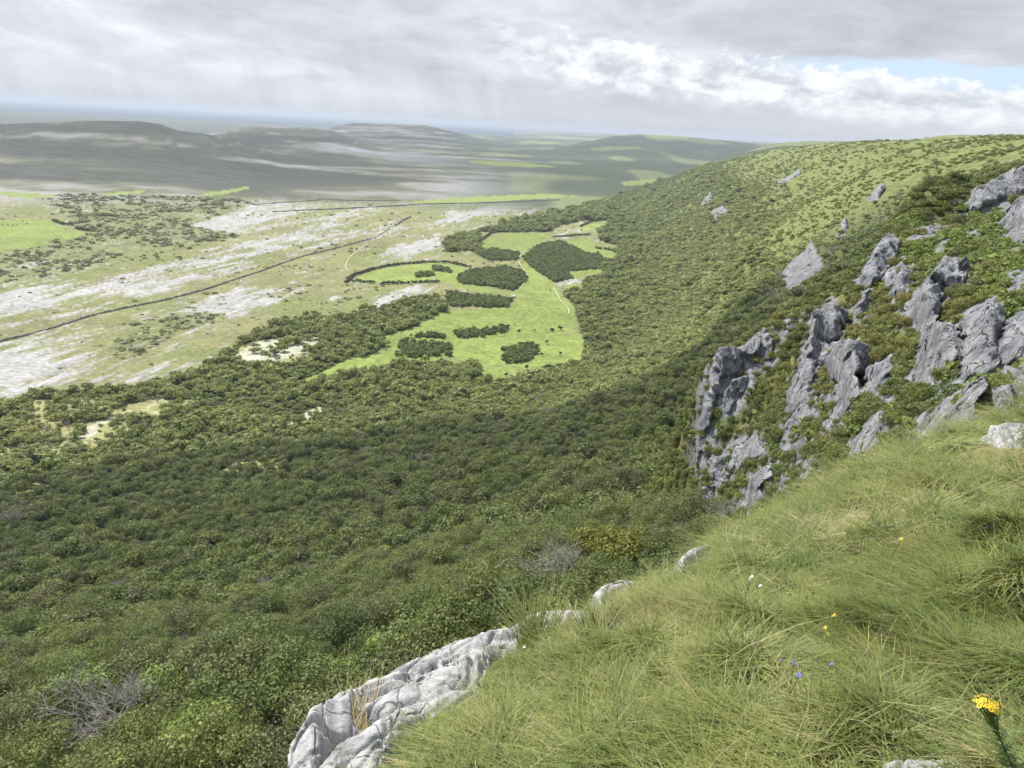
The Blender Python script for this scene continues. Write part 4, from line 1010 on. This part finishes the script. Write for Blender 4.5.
P = np.concatenate(P); e = nedge(P[:, 0], P[:, 1]); z = np.maximum(zN(P[:, 0], P[:, 1]), np.where(np.hypot(P[:,0],P[:,1]) > 12, zS(P[:, 0], P[:, 1]), -99)); px, py = project(P[:, 0], P[:, 1], z); r = np.hypot(P[:, 0], P[:, 1])
rk = np.zeros(len(P), bool)
for poly, b in ROCKPOLY:
    if b == 'N': rk |= (sdin(px+2*vnoise(P[:,0]*4,P[:,1]*4,s=3), py, poly) > 1) | (sdin(px, py-11, poly) > 0)
nz = fbm(P[:, 0]*.9, P[:, 1]*.9, o=3, s=511); nt = fbm(P[:, 0]*1.6, P[:, 1]*1.6, o=2, s=512)
ok = (e > -2.0) & (px > -60) & (px < 1090) & (py < 860) & ~rk & (rng.random(len(P)) < np.where(e < .1, .5, 1))
P, z, r, nz, nt, px, py, e = [q[ok] for q in (P, z, r, nz, nt, px, py, e)]; k = len(P)
tus = tuss(P[:, 0], P[:, 1])
rkd = np.full(k, -99.)
for poly, b in ROCKPOLY:
    if b == 'N': rkd = np.maximum(rkd, sdin(px, py-10, poly))
hs = (1-.72*sstep(-26, -3, rkd))*(.45+.55*sstep(.1, 1.2, e))*.52*(.28+.26*sstep(-.25, .5, nt)+1.5*tus)*(.8+.4*rng.random(k)); ws = np.maximum(.8, P[:, 2]/.065)
ws = ws**.8
straw = rng.random(k) < .06+.6*sstep(.08, .45, nz)*(1-.8*tus)
idx = np.where(straw, rng.integers(6, 8, k), rng.integers(0, 6, k)); idx = np.where((rng.random(k) < .02) & (rkd < -40) & (e > .8), rng.integers(8, 10, k), idx); hs = np.where(idx > 7, 1.0, hs); hrb = (rng.random(k) < .55*sstep(.12, .4, fbm(P[:, 0]*1.3, P[:, 1]*1.3, o=3, s=533))) & (tus < .35); idx = np.where(hrb, rng.integers(10, 12, k), idx)
rot = np.stack([rng.normal(-.25, .15, k), rng.normal(-.12, .15, k), rng.normal(0, 1.3, k)+2.0*vnoise(P[:, 0]*.9, P[:, 1]*.9, s=520)], 1)
inst('grass', np.stack([P[:, 0], P[:, 1], z-.02], 1), rot, np.stack([ws*np.maximum(1,hs**.3), ws*np.maximum(1,hs**.3), hs*np.maximum(1, r/14)**.35*1.0], 1), idx, T_grass, label='long windblown grass over the cliff top slope')
print('grass clumps', k)

# individual tussocks that stand out
TM = {}
for nm, mt in (('green', M['grass']), ('dark', M['leaf_dark']), ('straw', M['straw'])):
    TM[nm] = grass_clump('blades_'+nm, 420, .20, .42, .0045, mt, 600+len(TM), 1.0, (-.3, -.25)).data
def tussock(px_, py_, s, kind, label):
    p = plane_hit(np.array(float(px_)), np.array(float(py_)+6)); zz = float(zN(np.array([p[0]]), np.array([p[1]]))[0])
    o = link('grass_tussock', TM[kind], label=label, category='grass tussock'); o.location = (p[0], p[1], zz-.05); o.scale = (s, s, s*.8); o.rotation_euler = (-.3, -.2, px_*.1)
for i_, (a_, b_, s_) in enumerate([(690,600,.6),(830,560,.7),(870,620,.6),(660,700,.5),(960,600,.7),(770,680,.5),(560,720,.5),(900,700,.45),(980,510,.9),(720,640,.5)]):
    tussock(a_, b_, s_, 'green', 'small green grass tussock '+['left of the middle tussock','right of the middle tussock under the lone yellow flower','above the violet harebells at right','in the lower part of the slope left of the bottom harebells','near the right edge among violet harebells','just below the yellow flowers in mid slope','near the bottom right of the low pale slab','above the yellow ragwort to its left','high on the slope near the bright white rock','just left of the three white flowers'][i_])
for a in [(752,583,.8,'green','rounded green grass tussock in the middle of the upper slope'), (598,655,.62,'dark','dark green tussock right of the rounded white rock'), (905,492,.9,'green','long green tussock high on the slope near the cliffs'),
          (355,735,.8,'straw','yellowish tussock growing in the hollow of the outcrop'), (575,612,.9,'straw','straw coloured tuft just behind the rounded white rock'), (930,640,.9,'green','tussock with pale stems in the lower right slope'),
          (540,655,.9,'green','green tussock left of the dark green one'), (1000,545,.9,'green','tall tussock at the right edge of the slope'), (492,640,.55,'green','tuft growing from the cracks of the outcrop'), (415,668,.5,'straw','dry tuft in the upper crack of the largest outcrop')]:
    tussock(*a)

# ------------------------------------------------------------------ flowers
def pmat(nm, c, tr=.2): t = NT(nm); n_ = t.noise(t.obj(), 40, 2); return t.finish(t.mix(.4, c, t.mix(1.0, c, t.ramp(n_, [(.3,(.6,.6,.6)),(.7,(1.3,1.3,1.3))]), 'MULTIPLY')), .6, translucent=tr)
M['yellow'] = pmat('yellow_petals', (.62,.47,.03)); M['violet'] = pmat('violet_petals', (.22,.22,.62)); M['white'] = pmat('white_petals', (.75,.75,.72)); M['stem'] = pmat('green_stem', (.09,.13,.04)); M['brown'] = pmat('flower_disc', (.35,.17,.02), 0)
def floret(rad, petals=10, c=(0,0,0), nrm=(0,0,1)):
    nrm = Vector(nrm).normalized(); q = Vector((0,0,1)).rotation_difference(nrm); L = []
    for i in range(petals):
        a = 6.283*i/petals; d = Vector((math.cos(a), math.sin(a), .15)); s_ = Vector((-math.sin(a), math.cos(a), 0))
        pts = [d*rad*.15-s_*rad*.05, d*rad*.65-s_*rad*.17, d*rad, d*rad*.65+s_*rad*.17]
        L.append(([np.array(q@p+Vector(c)) for p in pts], [(0,1,2,3)]))
    return L
def near_pt(px_, py_):
    p = plane_hit(np.array(float(px_)), np.array(float(py_))); return Vector((p[0], p[1], float(zN(np.array([p[0]]), np.array([p[1]]))[0])))
# ragwort
base = near_pt(1012, 768+40)
d = raydir(988., 703.); g_ = random.Random(5)
rt = np.hypot(base.x, base.y)*.965; topp = Vector(d*rt)
rag = empty('ragwort', base, label='yellow ragwort in flower at the lower right corner', category='wildflower')
hgt = topp-base
v, f = tube([(0,0,-.02), hgt*.33+Vector((.012,0,0)), hgt*.66, hgt*.9], [.0035,.003,.0028,.002], 6); Ls = [(v, f)]; heads = []; leafL = []
for i in range(30):
    a = i*2.4; rad_ = .006+.030*math.sqrt(i/30); tip = hgt+Vector((math.cos(a)*rad_, math.sin(a)*rad_, g_.uniform(-.012,.012)))
    st = hgt*g_.uniform(.6,.85); Ls.append(tube([st, (st+tip)/2+Vector((0,0,-.006)), tip], [.0016,.0013,.001], 4)); heads.append(tip)
for i in range(26):
    q = .05+.028*i; pnt = hgt*q; a = i*2.4; l_ = .06*(1.2-q)+.02
    dirv = Vector((math.cos(a), math.sin(a), .5)).normalized(); sd_ = Vector((-math.sin(a), math.cos(a), 0))
    for s_ in range(6):
        b0 = pnt+dirv*l_*s_/6; 
        for sg in (-1, 1):
            e_ = b0+sd_*sg*l_*.35*(1-s_/8)+dirv*l_*.12; leafL.append(([np.array(x_) for x_ in (b0, b0+dirv*l_*.14, e_+dirv*l_*.06, e_)], [(0,1,2,3)]))
link('stem', mkmesh('stem', *joinvf(Ls), M['stem']), rag); link('leaf', mkmesh('leaf', *joinvf(leafL), M['stem'], smooth=False), rag)
for hp in heads:
    nm = Vector((hp.x-hgt.x, hp.y-hgt.y, .05)); ob = link('flower_head', mkmesh('flower_head', *joinvf(floret(.0085, 12, (0,0,0), nm)), M['yellow'], smooth=False), rag); ob.location = hp
    dsc = link('disc', mkmesh('disc', *tube([(0,0,0),(0,0,.003)], [.0026,.0018], 8), M['brown']), ob); dsc.rotation_euler = Vector((0,0,1)).rotation_difference(nm.normalized()).to_euler()
def flower(px_, py_, kind, label, s=1, grp=None):
    b = near_pt(px_, py_+4); dd = b.length; k_ = max(1., dd/4.5)*s
    nm = {'yellow':'hawkbit', 'violet':'harebell', 'white':'clover_flower'}[kind]
    o = empty(nm, b, g_.random()*6, k_, label=label, category='wildflower')
    if grp: o['group'] = grp
    link('stem', mkmesh('stem', *tube([(0,0,0),(.01,0,.12),(.03,.01,.24)], [.002,.0017,.0014], 4), M['stem']), o)
    link('flower_head', mkmesh('flower_head', *joinvf(floret(.012, 9, (.03,.01,.24), (0,-.6,1))+floret(.008, 7, (.03,.01,.246), (.3,-.5,1))), M[kind], smooth=False), o)
flower(822,647,'yellow','brightest small yellow flower in the middle of the lower slope'); flower(811,659,'yellow','lower left of the yellow flowers in mid slope'); flower(817,662,'yellow','lower right of the yellow flowers in mid slope',.8)
flower(886,575,'yellow','lone yellow flower high in the slope below the cliffs',.9); flower(814,590,'yellow','small yellow flower left of the high lone one',.7); flower(929,541,'yellow','yellow flower near the upper right of the slope',.8); flower(497,666,'yellow','yellow flower close to the outcrop',.9); flower(680,756,'yellow','yellow flower at the bottom of the slope',.6)
flower(781,729,'violet','upper violet harebell of the pair near the bottom',1.1); flower(776,735,'violet','lower violet harebell of the pair near the bottom',1.1); flower(772,706,'violet','pale violet harebell above the bottom pair',.8); flower(818,698,'violet','violet harebell below the yellow flowers',.9); flower(786,657,'violet','tiny violet harebell left of the yellow flowers',.6); flower(762,662,'violet','tiny violet harebell far left of the yellow flowers',.6)
flower(979,577,'violet','violet harebell in the tussocks at right',1.1); flower(952,560,'violet','smaller violet harebell up and left in the tussocks',.8); flower(1019,609,'violet','violet harebell by the right edge',.9)
flower(738,631,'white','left white flower of three below the green tussock',.9); flower(741,617,'white','middle white flower of three below the green tussock',.9); flower(751,616,'white','right white flower of three below the green tussock',.9); flower(520,679,'white','single white flower beside the outcrop',.8)

# ------------------------------------------------------------------ walls, tracks, houses, cattle on the plain
def path_pts(line, sp):
    a = at_z(np.array([float(p[0]) for p in line]), np.array([float(p[1]) for p in line]), np.full(len(line), ZP)); out = []
    for i in range(len(a)-1):
        n_ = max(1, int(np.linalg.norm(a[i+1]-a[i])/sp))
        for q in range(n_): out.append(a[i]+(a[i+1]-a[i])*q/n_)
    out.append(a[-1]); out = np.array(out)
    k_ = 5
    if len(out) > 12:
        pad = np.pad(out[:, :2], ((k_, k_), (0, 0)), 'edge'); out[:, :2] = sum(pad[i:i+len(out)] for i in range(2*k_+1))/(2*k_+1)
    out[:, 2] = zM(out[:, 0], out[:, 1]); return out
def wall(line, w, h, label, mat='stone'):
    p = path_pts(line, 2.0); n_ = len(p); d_ = np.gradient(p[:, :2], axis=0); d_ /= np.linalg.norm(d_, axis=1)[:, None]; s_ = np.stack([-d_[:, 1], d_[:, 0]], 1)
    hh = h*(1+.35*rng.normal(size=n_)).clip(.5, 1.8); w_ = w*(1+.2*rng.normal(size=n_)).clip(.6, 1.5)
    V_ = []
    for (o_, q) in ((-.6, -1), (-.5, 1), (.5, 1), (.6, -1)):
        V_.append(np.concatenate([p[:, :2]+s_*(o_*w_)[:, None], (p[:, 2]+np.where(q > 0, hh+.5, -.5))[:, None]], 1))
    V_ = np.stack(V_, 1).reshape(-1, 3); f = []
    for i in range(n_-1):
        for k_ in range(3): f.append((i*4+k_, i*4+k_+1, i*4+k_+5, i*4+k_+4))
    f += [(0, 1, 2, 3), ((n_-1)*4+3, (n_-1)*4+2, (n_-1)*4+1, (n_-1)*4)]
    c = p.mean(0); o = link('stone_wall', mkmesh('stone_wall', V_-c, f, M[mat], smooth=False), label=label, category='wall'); o.location = c
wall([(-40,353),(0,342.5),(50,329),(90,316),(130,307),(170,299),(215,287),(262,271),(300,257),(345,246),(375,238),(390,229)], .6, .8, 'long dark dry stone wall running diagonally across the limestone pavement')
wall([(395,226),(402,221),(411,217)], 1.5, 1.5, 'short bushy wall linking the long wall to the distant boundary')
wall([(270,212),(330,209.5),(370,207.5),(412,205),(480,203),(560,200)], 1.6, 1.3, 'distant dark wall along the edge of the far green field')
wall([(250,205),(320,200),(400,201)], 1.6, 1.0, 'faint far wall beyond the distant track')
t = NT('gravel_track'); M['track'] = t.finish(t.ramp(t.noise(t.pos(), .6, 4), [(.3,(.25,.235,.14)),(.7,(.36,.34,.23))]), .95)
def track(line, w):
    p = path_pts(line, 2.5); n_ = len(p); d_ = np.gradient(p[:, :2], axis=0); d_ /= np.linalg.norm(d_, axis=1)[:, None]; s_ = np.stack([-d_[:, 1], d_[:, 0]], 1)
    l_ = p[:, :2]+s_*w/2; q_ = p[:, :2]-s_*w/2
    V_ = np.stack([np.concatenate([l_, (zM(l_[:, 0], l_[:, 1])+.6)[:, None]], 1), np.concatenate([q_, (zM(q_[:, 0], q_[:, 1])+.6)[:, None]], 1)], 1).reshape(-1, 3)
    link('path', mkmesh('path', V_, [(2*i, 2*i+1, 2*i+3, 2*i+2) for i in range(n_-1)], M['track']), kind='structure')
track([(371,206),(372,211),(356,214),(360,219),(377,222),(382,228),(378,235),(372,240)], 1.5)
track([(368,244),(356,252),(347,261),(345,268),(350,272)], 1.2)
track([(526,250),(520,256),(518,262),(524,270),(528,278),(524,285),(519,291)], 1.2)
track([(553,288),(558,296),(560,302),(566,306),(570,311),(568,315)], 1.2)
t = NT('white_render'); M['wall'] = t.finish(t.ramp(t.noise(t.pos(), .5, 3), [(.3,(.66,.66,.64)),(.7,(.78,.78,.76))]), .8)
t = NT('grey_slates'); M['slate'] = t.finish(t.ramp(t.noise(t.pos(), 1.5, 3), [(.3,(.10,.10,.11)),(.7,(.18,.18,.19))]), .7)
t = NT('window_glass'); M['glass'] = t.finish((.03,.035,.04), .15, spec=.5)
def house(px_, py_, L_, W_, H_, rz, label, cat='house'):
    p = at_z(float(px_), float(py_), np.array(ZP)); zz = float(zM(np.array([p[0]]), np.array([p[1]]))[0]) if np.hypot(p[0], p[1]) < 12000 else ZP
    if zz > ZP+6: p = hit(zM, np.array([float(px_)]), np.array([float(py_)]), 900, 20000)[0]; zz = p[2]
    o = empty('white_house', (p[0], p[1], zz-.3), rz, label=label, category=cat)
    a, b, h = L_/2, W_/2, H_; r_ = h+W_*.4
    v = [(-a,-b,0),(a,-b,0),(a,b,0),(-a,b,0),(-a,-b,h),(a,-b,h),(a,b,h),(-a,b,h)]
    link('wall', mkmesh('wall', v, [(0,1,5,4),(1,2,6,5),(2,3,7,6),(3,0,4,7)], M['wall'], smooth=False), o)
    e_ = .4; v = [(-a-e_,-b-e_,h),(a+e_,-b-e_,h),(a+e_,b+e_,h),(-a-e_,b+e_,h),(-a-e_,0,r_),(a+e_,0,r_)]
    rf = link('roof', mkmesh('roof', v, [(0,1,5,4),(2,3,4,5),(3,0,4,4),(1,2,5,5)][:2]+[(0,3,2,1)], M['slate'], smooth=False), o)
    link('chimney', mkmesh('chimney', [(a-1,-.4,h),(a-.2,-.4,h),(a-.2,.4,h),(a-1,.4,h),(a-1,-.4,r_+1),(a-.2,-.4,r_+1),(a-.2,.4,r_+1),(a-1,.4,r_+1)], [(0,1,5,4),(1,2,6,5),(2,3,7,6),(3,0,4,7),(4,5,6,7)], M['wall'], smooth=False), rf)
    for k_ in (-.6, 0, .6):
        link('window', mkmesh('window', [(a*k_-.6,-b-.03,h*.3),(a*k_+.6,-b-.03,h*.3),(a*k_+.6,-b-.03,h*.7),(a*k_-.6,-b-.03,h*.7)], [(0,1,2,3)], M['glass'], smooth=False), o)
house(370, 205.5, 7, 4, 2.2, .1, 'tiny low white building where the pale track meets the distant wall')
for i, (a_, b_, L_, lab) in enumerate([(532,139,30,'leftmost white house of the far village under the horizon'),(541,138.3,26,'second white house from the left in the far village'),(548,138.8,34,'large white house in the middle of the far village'),(556,137.8,30,'white house right of the village middle'),(563,139.2,24,'rightmost white house of the far village')]):
    house(a_, b_, L_, L_*.5, L_*.28, .2*i, lab)
# cattle
def cow_mesh():
    me = bpy.data.meshes.new('body'); 
    pts = [(0,0,1.05),(.75,0,1.08),(-.75,0,1.1),(1.1,0,1.0),(1.45,0,.55),(1.6,0,.3),(.65,.2,.55),(.65,.2,0),(.65,-.2,.55),(.65,-.2,0),(-.75,.2,.6),(-.8,.2,0),(-.75,-.2,.6),(-.8,-.2,0),(-.95,0,1.05),(-1.05,0,.5)]
    ed = [(0,1),(0,2),(1,3),(3,4),(4,5),(1,6),(6,7),(1,8),(8,9),(2,10),(10,11),(2,12),(12,13),(2,14),(14,15)]
    rd = [.36,.33,.34,.2,.15,.1,.12,.06,.12,.06,.14,.07,.14,.07,.08,.03]
    me.from_pydata(pts, ed, []); o = bpy.data.objects.new('cow_tmp', me); COL.objects.link(o)
    o.modifiers.new('skin', 'SKIN'); 
    if not me.skin_vertices: pass
    for i, s_ in enumerate(me.skin_vertices[0].data): s_.radius = (rd[i], rd[i]); s_.use_root = (i == 0)
    o.modifiers.new('sub', 'SUBSURF').levels = 1
    dg = bpy.context.evaluated_depsgraph_get(); m2 = bpy.data.meshes.new_from_object(o.evaluated_get(dg)); bpy.data.objects.remove(o)
    m2.materials.clear(); m2.materials.append(M['hide']); return m2
t = NT('dark_hide'); M['hide'] = t.finish(t.ramp(t.noise(t.obj(), 2, 2), [(.4,(.02,.016,.013)),(.6,(.05,.035,.025))]), .7)
cme = cow_mesh()
for i, (a_, b_) in enumerate([(2,225.5),(8,225),(13,226),(16.5,225.6),(22.5,221.5),(24,225.3),(27.5,224.6)]):
    p = at_z(float(a_), float(b_), np.array(ZP)); o = link('cow', cme, label='dark cow grazing in the bright green field at the far left', category='cow', group='cattle in the left field')
    o.location = (p[0], p[1], float(zM(np.array([p[0]]), np.array([p[1]]))[0])+.02); o.rotation_euler = (0, 0, i*1.7); o.scale = (1.15,)*3

# ------------------------------------------------------------------ haze
def box(name, lo, hi):
    v = [(x, y, z_) for z_ in (lo[2], hi[2]) for y in (lo[1], hi[1]) for x in (lo[0], hi[0])]
    return mkmesh(name, v, [(0,2,3,1),(4,5,7,6),(0,1,5,4),(2,6,7,3),(0,4,6,2),(1,3,7,5)], None, smooth=False)
hz = bpy.data.materials.new('haze_air'); hz.use_nodes = True; nt_ = hz.node_tree; nt_.nodes.clear()
ho = nt_.nodes.new('ShaderNodeOutputMaterial'); hv = nt_.nodes.new('ShaderNodeVolumePrincipled'); nt_.links.new(hv.outputs[0], ho.inputs['Volume'])
HAZE = 7.2e-5
hv.inputs['Density'].default_value = HAZE; hv.inputs['Color'].default_value = (.54,.61,.71,1); hv.inputs['Anisotropy'].default_value = .1
ZLO = float(min(Zm.min(), -260))-1.5
bm_ = box('haze', (-91500, -3000, -640), (91500, 91500, 45)); bm_.materials.append(hz); link('haze', bm_, kind='stuff')
print('zmin', Zm.min(), 'zmax', Zm.max(), Z2[fm.shape[0] and 0])

# ------------------------------------------------------------------ sun and sky
SUN_EL, SUN_AZ = R(53), R(-42)          # azimuth from +Y, negative = left of the view
sd_ = Vector((math.sin(SUN_AZ)*math.cos(SUN_EL), math.cos(SUN_AZ)*math.cos(SUN_EL), math.sin(SUN_EL)))
sun = bpy.data.lights.new('sun', 'SUN'); sun.energy = 4.8; sun.angle = R(.55); sun.color = (1, .955, .88)
so = bpy.data.objects.new('sun', sun); COL.objects.link(so); so.rotation_euler = sd_.to_track_quat('Z', 'Y').to_euler(); so.location = (0, 0, 60)

# clouds that throw the shadows: lens shaped banks of vapour high above, out of the picture
cm = bpy.data.materials.new('cloud_vapour'); cm.use_nodes = True; ct = cm.node_tree; ct.nodes.clear()
c_o = ct.nodes.new('ShaderNodeOutputMaterial'); c_v = ct.nodes.new('ShaderNodeVolumePrincipled'); ct.links.new(c_v.outputs[0], c_o.inputs['Volume'])
c_v.inputs['Density'].default_value = .0028; c_v.inputs['Color'].default_value = (1,1,1,1)
def cloud(gx_, gy_, gz_, rx, ry, th, alt, rz=0, seed=0):
    k_ = (alt-gz_)/sd_.z; c = Vector((gx_, gy_, gz_))+sd_*k_
    nu, nv = 48, 24; V_ = []; 
    for j in range(nv+1):
        ph = math.pi*j/nv
        for i in range(nu):
            a = 2*math.pi*i/nu
            x_, y_, z_ = math.sin(ph)*math.cos(a), math.sin(ph)*math.sin(a), math.cos(ph)
            V_.append((x_, y_, z_))
    V_ = np.array(V_); w = 1+.45*fbm(V_[:, 0]*1.8+seed*5, V_[:, 1]*1.8, V_[:, 2], o=4, s=seed)
    lump = 1+.5*fbm(V_[:, 0]*4+seed, V_[:, 1]*4, o=3, s=seed+3)
    P_ = np.stack([V_[:, 0]*rx*w, V_[:, 1]*ry*w, V_[:, 2]*th*lump], 1)
    f = [(j*nu+i, j*nu+(i+1) % nu, (j+1)*nu+(i+1) % nu, (j+1)*nu+i) for j in range(nv) for i in range(nu)]
    f = [q[::-1] for q in f]
    o = link('cloud', mkmesh('cloud', P_, f, cm), kind='structure'); o.location = c; o.rotation_euler = (0, 0, rz)
cloud(-70, 215, -110, 260, 120, 60, 1000, .15, 1)
cloud(-700, 2900, -120, 2600, 1150, 85, 3200, .1, 2)
cloud(1200, 5200, -100, 2600, 1300, 90, 3600, -.1, 3)

# ------------------------------------------------------------------ world
w = bpy.data.worlds.new('World'); scn.world = w; w.use_nodes = True; nt_ = w.node_tree; nt_.nodes.clear()
class WT(NT):
    def __init__(s, tree): s.n = tree.nodes; s.l = tree.links
t = WT(nt_); out = nt_.nodes.new('ShaderNodeOutputWorld'); bg = nt_.nodes.new('ShaderNodeBackground'); nt_.links.new(bg.outputs[0], out.inputs[0])
sky = nt_.nodes.new('ShaderNodeTexSky'); sky.sky_type = 'NISHITA'; sky.sun_disc = False; sky.sun_elevation = SUN_EL; sky.sun_rotation = SUN_AZ
STR = .12; bg.inputs[1].default_value = STR
tc = nt_.nodes.new('ShaderNodeTexCoord').outputs['Generated']
sx = nt_.nodes.new('ShaderNodeSeparateXYZ'); t.l.new(tc, sx.inputs[0])
azs = t.math('ARCTAN2', sx.outputs[0], sx.outputs[1]); els = t.math('ARCSINE', sx.outputs[2])
azd = t.math('MULTIPLY', azs, 57.2958); eld = t.math('MULTIPLY', els, 57.2958)     # degrees
def vec(a, b, c=0.0):
    x = nt_.nodes.new('ShaderNodeCombineXYZ'); t.set(x, 0, a); t.set(x, 1, b); t.set(x, 2, c); return x.outputs[0]
def mr(v, a, b, c=0., d=1., st='SMOOTHSTEP'):
    x = nt_.nodes.new('ShaderNodeMapRange'); x.interpolation_type = st; t.set(x, 0, v); x.inputs[1].default_value = a; x.inputs[2].default_value = b; x.inputs[3].default_value = c; x.inputs[4].default_value = d; return x.outputs[0]
K = 1/STR
gc = lambda v, b=1.03: (v*.70*K*.952, v*.70*K*.990, v*.70*K*b)
nb = t.noise(vec(t.math('MULTIPLY', azd, .045), t.math('MULTIPLY', eld, .19)), 1.0, 6, .55, .4)
nf = t.noise(vec(t.math('MULTIPLY', azd, .16), t.math('MULTIPLY', eld, .55)), 1.0, 7, .6, .6)
body = t.math('ADD', t.math('MULTIPLY', nb, .65), t.math('MULTIPLY', nf, .35))
over = t.ramp(body, [(.36, gc(.42, 1.10)), (.47, gc(.52, 1.09)), (.55, gc(.62, 1.07)), (.68, gc(.84, 1.03))])
# bright bank with cauliflower tops between 2 and 6 degrees, to the right
puff = t.noise(vec(t.math('MULTIPLY', azd, .42), t.math('MULTIPLY', eld, .85)), 1.0, 8, .62, .3)
pcol = t.ramp(puff, [(.36, gc(.52, 1.08)), (.47, gc(.66, 1.05)), (.55, gc(.76, 1.03)), (.70, gc(.90, 1.01))])
tilt = t.math('SUBTRACT', eld, t.math('MULTIPLY', t.math('SUBTRACT', azd, 20.), -.09))
pband = t.math('MULTIPLY', mr(t.math('ADD', tilt, t.math('MULTIPLY', puff, 2.2)), 2.0, 3.4), mr(t.math('ADD', tilt, t.math('MULTIPLY', puff, -4.5)), 2.6, 1.9))
pband = t.math('MULTIPLY', pband, mr(azd, -8, 4))
# blue gap above the bank
gapn = t.math('MULTIPLY', t.math('MULTIPLY', mr(eld, 2.2, 3.0), mr(t.math('ADD', eld, t.math('MULTIPLY', nf, 2.4)), 6.6, 6.0)), mr(azd, 13, 19))
skyc = t.mix(1.0, sky.outputs[0], (1., 1., 1.), 'MULTIPLY')
blue = t.mix(.88, skyc, (.34*K, .425*K, .52*K))
c = t.mix(gapn, over, blue)
c = t.mix(pband, c, pcol)
# paler veil near the horizon
veil = mr(eld, 3.2, .2)
c = t.mix(t.math('MULTIPLY', veil, .85), c, gc(.55, 1.06))
# rain shafts under the cloud, left and centre
sh = t.noise(vec(t.math('ADD', t.math('MULTIPLY', azd, .30), t.math('MULTIPLY', eld, .09)), t.math('MULTIPLY', eld, .05)), 1.0, 4, .6)
shm = t.math('MULTIPLY', t.math('MULTIPLY', mr(sh, .46, .60), mr(eld, 7.5, 2.0)), mr(azd, 9, -2))
c = t.mix(t.math('MULTIPLY', shm, .22), c, gc(.74, 1.06))
shd = t.math('MULTIPLY', t.math('MULTIPLY', mr(sh, .48, .36), mr(eld, 6, 1.5)), mr(azd, 9, -2))
c = t.mix(t.math('MULTIPLY', shd, .35), c, gc(.47, 1.12))
# overhead, out of view: cloud and blue mixed, brightened to add ambient light
c = t.mix(t.math('MULTIPLY', mr(eld, 12, 30), .55), c, t.mix(.45, skyc, gc(1.9)))
below = mr(eld, -.3, -2.0)
c = t.mix(below, c, (.22*K, .24*K, .24*K))
t.l.new(c, bg.inputs[0])

# ------------------------------------------------------------------ render settings
scn.view_settings.view_transform = 'Standard'; scn.view_settings.look = 'None'; scn.view_settings.gamma = 1; scn.view_settings.use_curve_mapping = False
scn.view_settings.exposure = .92
scn.render.engine = 'CYCLES'
cy = scn.cycles; cy.use_denoising = True; cy.max_bounces = 5; cy.diffuse_bounces = 2; cy.glossy_bounces = 1; cy.transmission_bounces = 2; cy.volume_bounces = 0; cy.transparent_max_bounces = 8
cy.use_adaptive_sampling = True; cy.adaptive_threshold = .02
try: cy.denoising_prefilter = 'FAST'
except Exception: pass
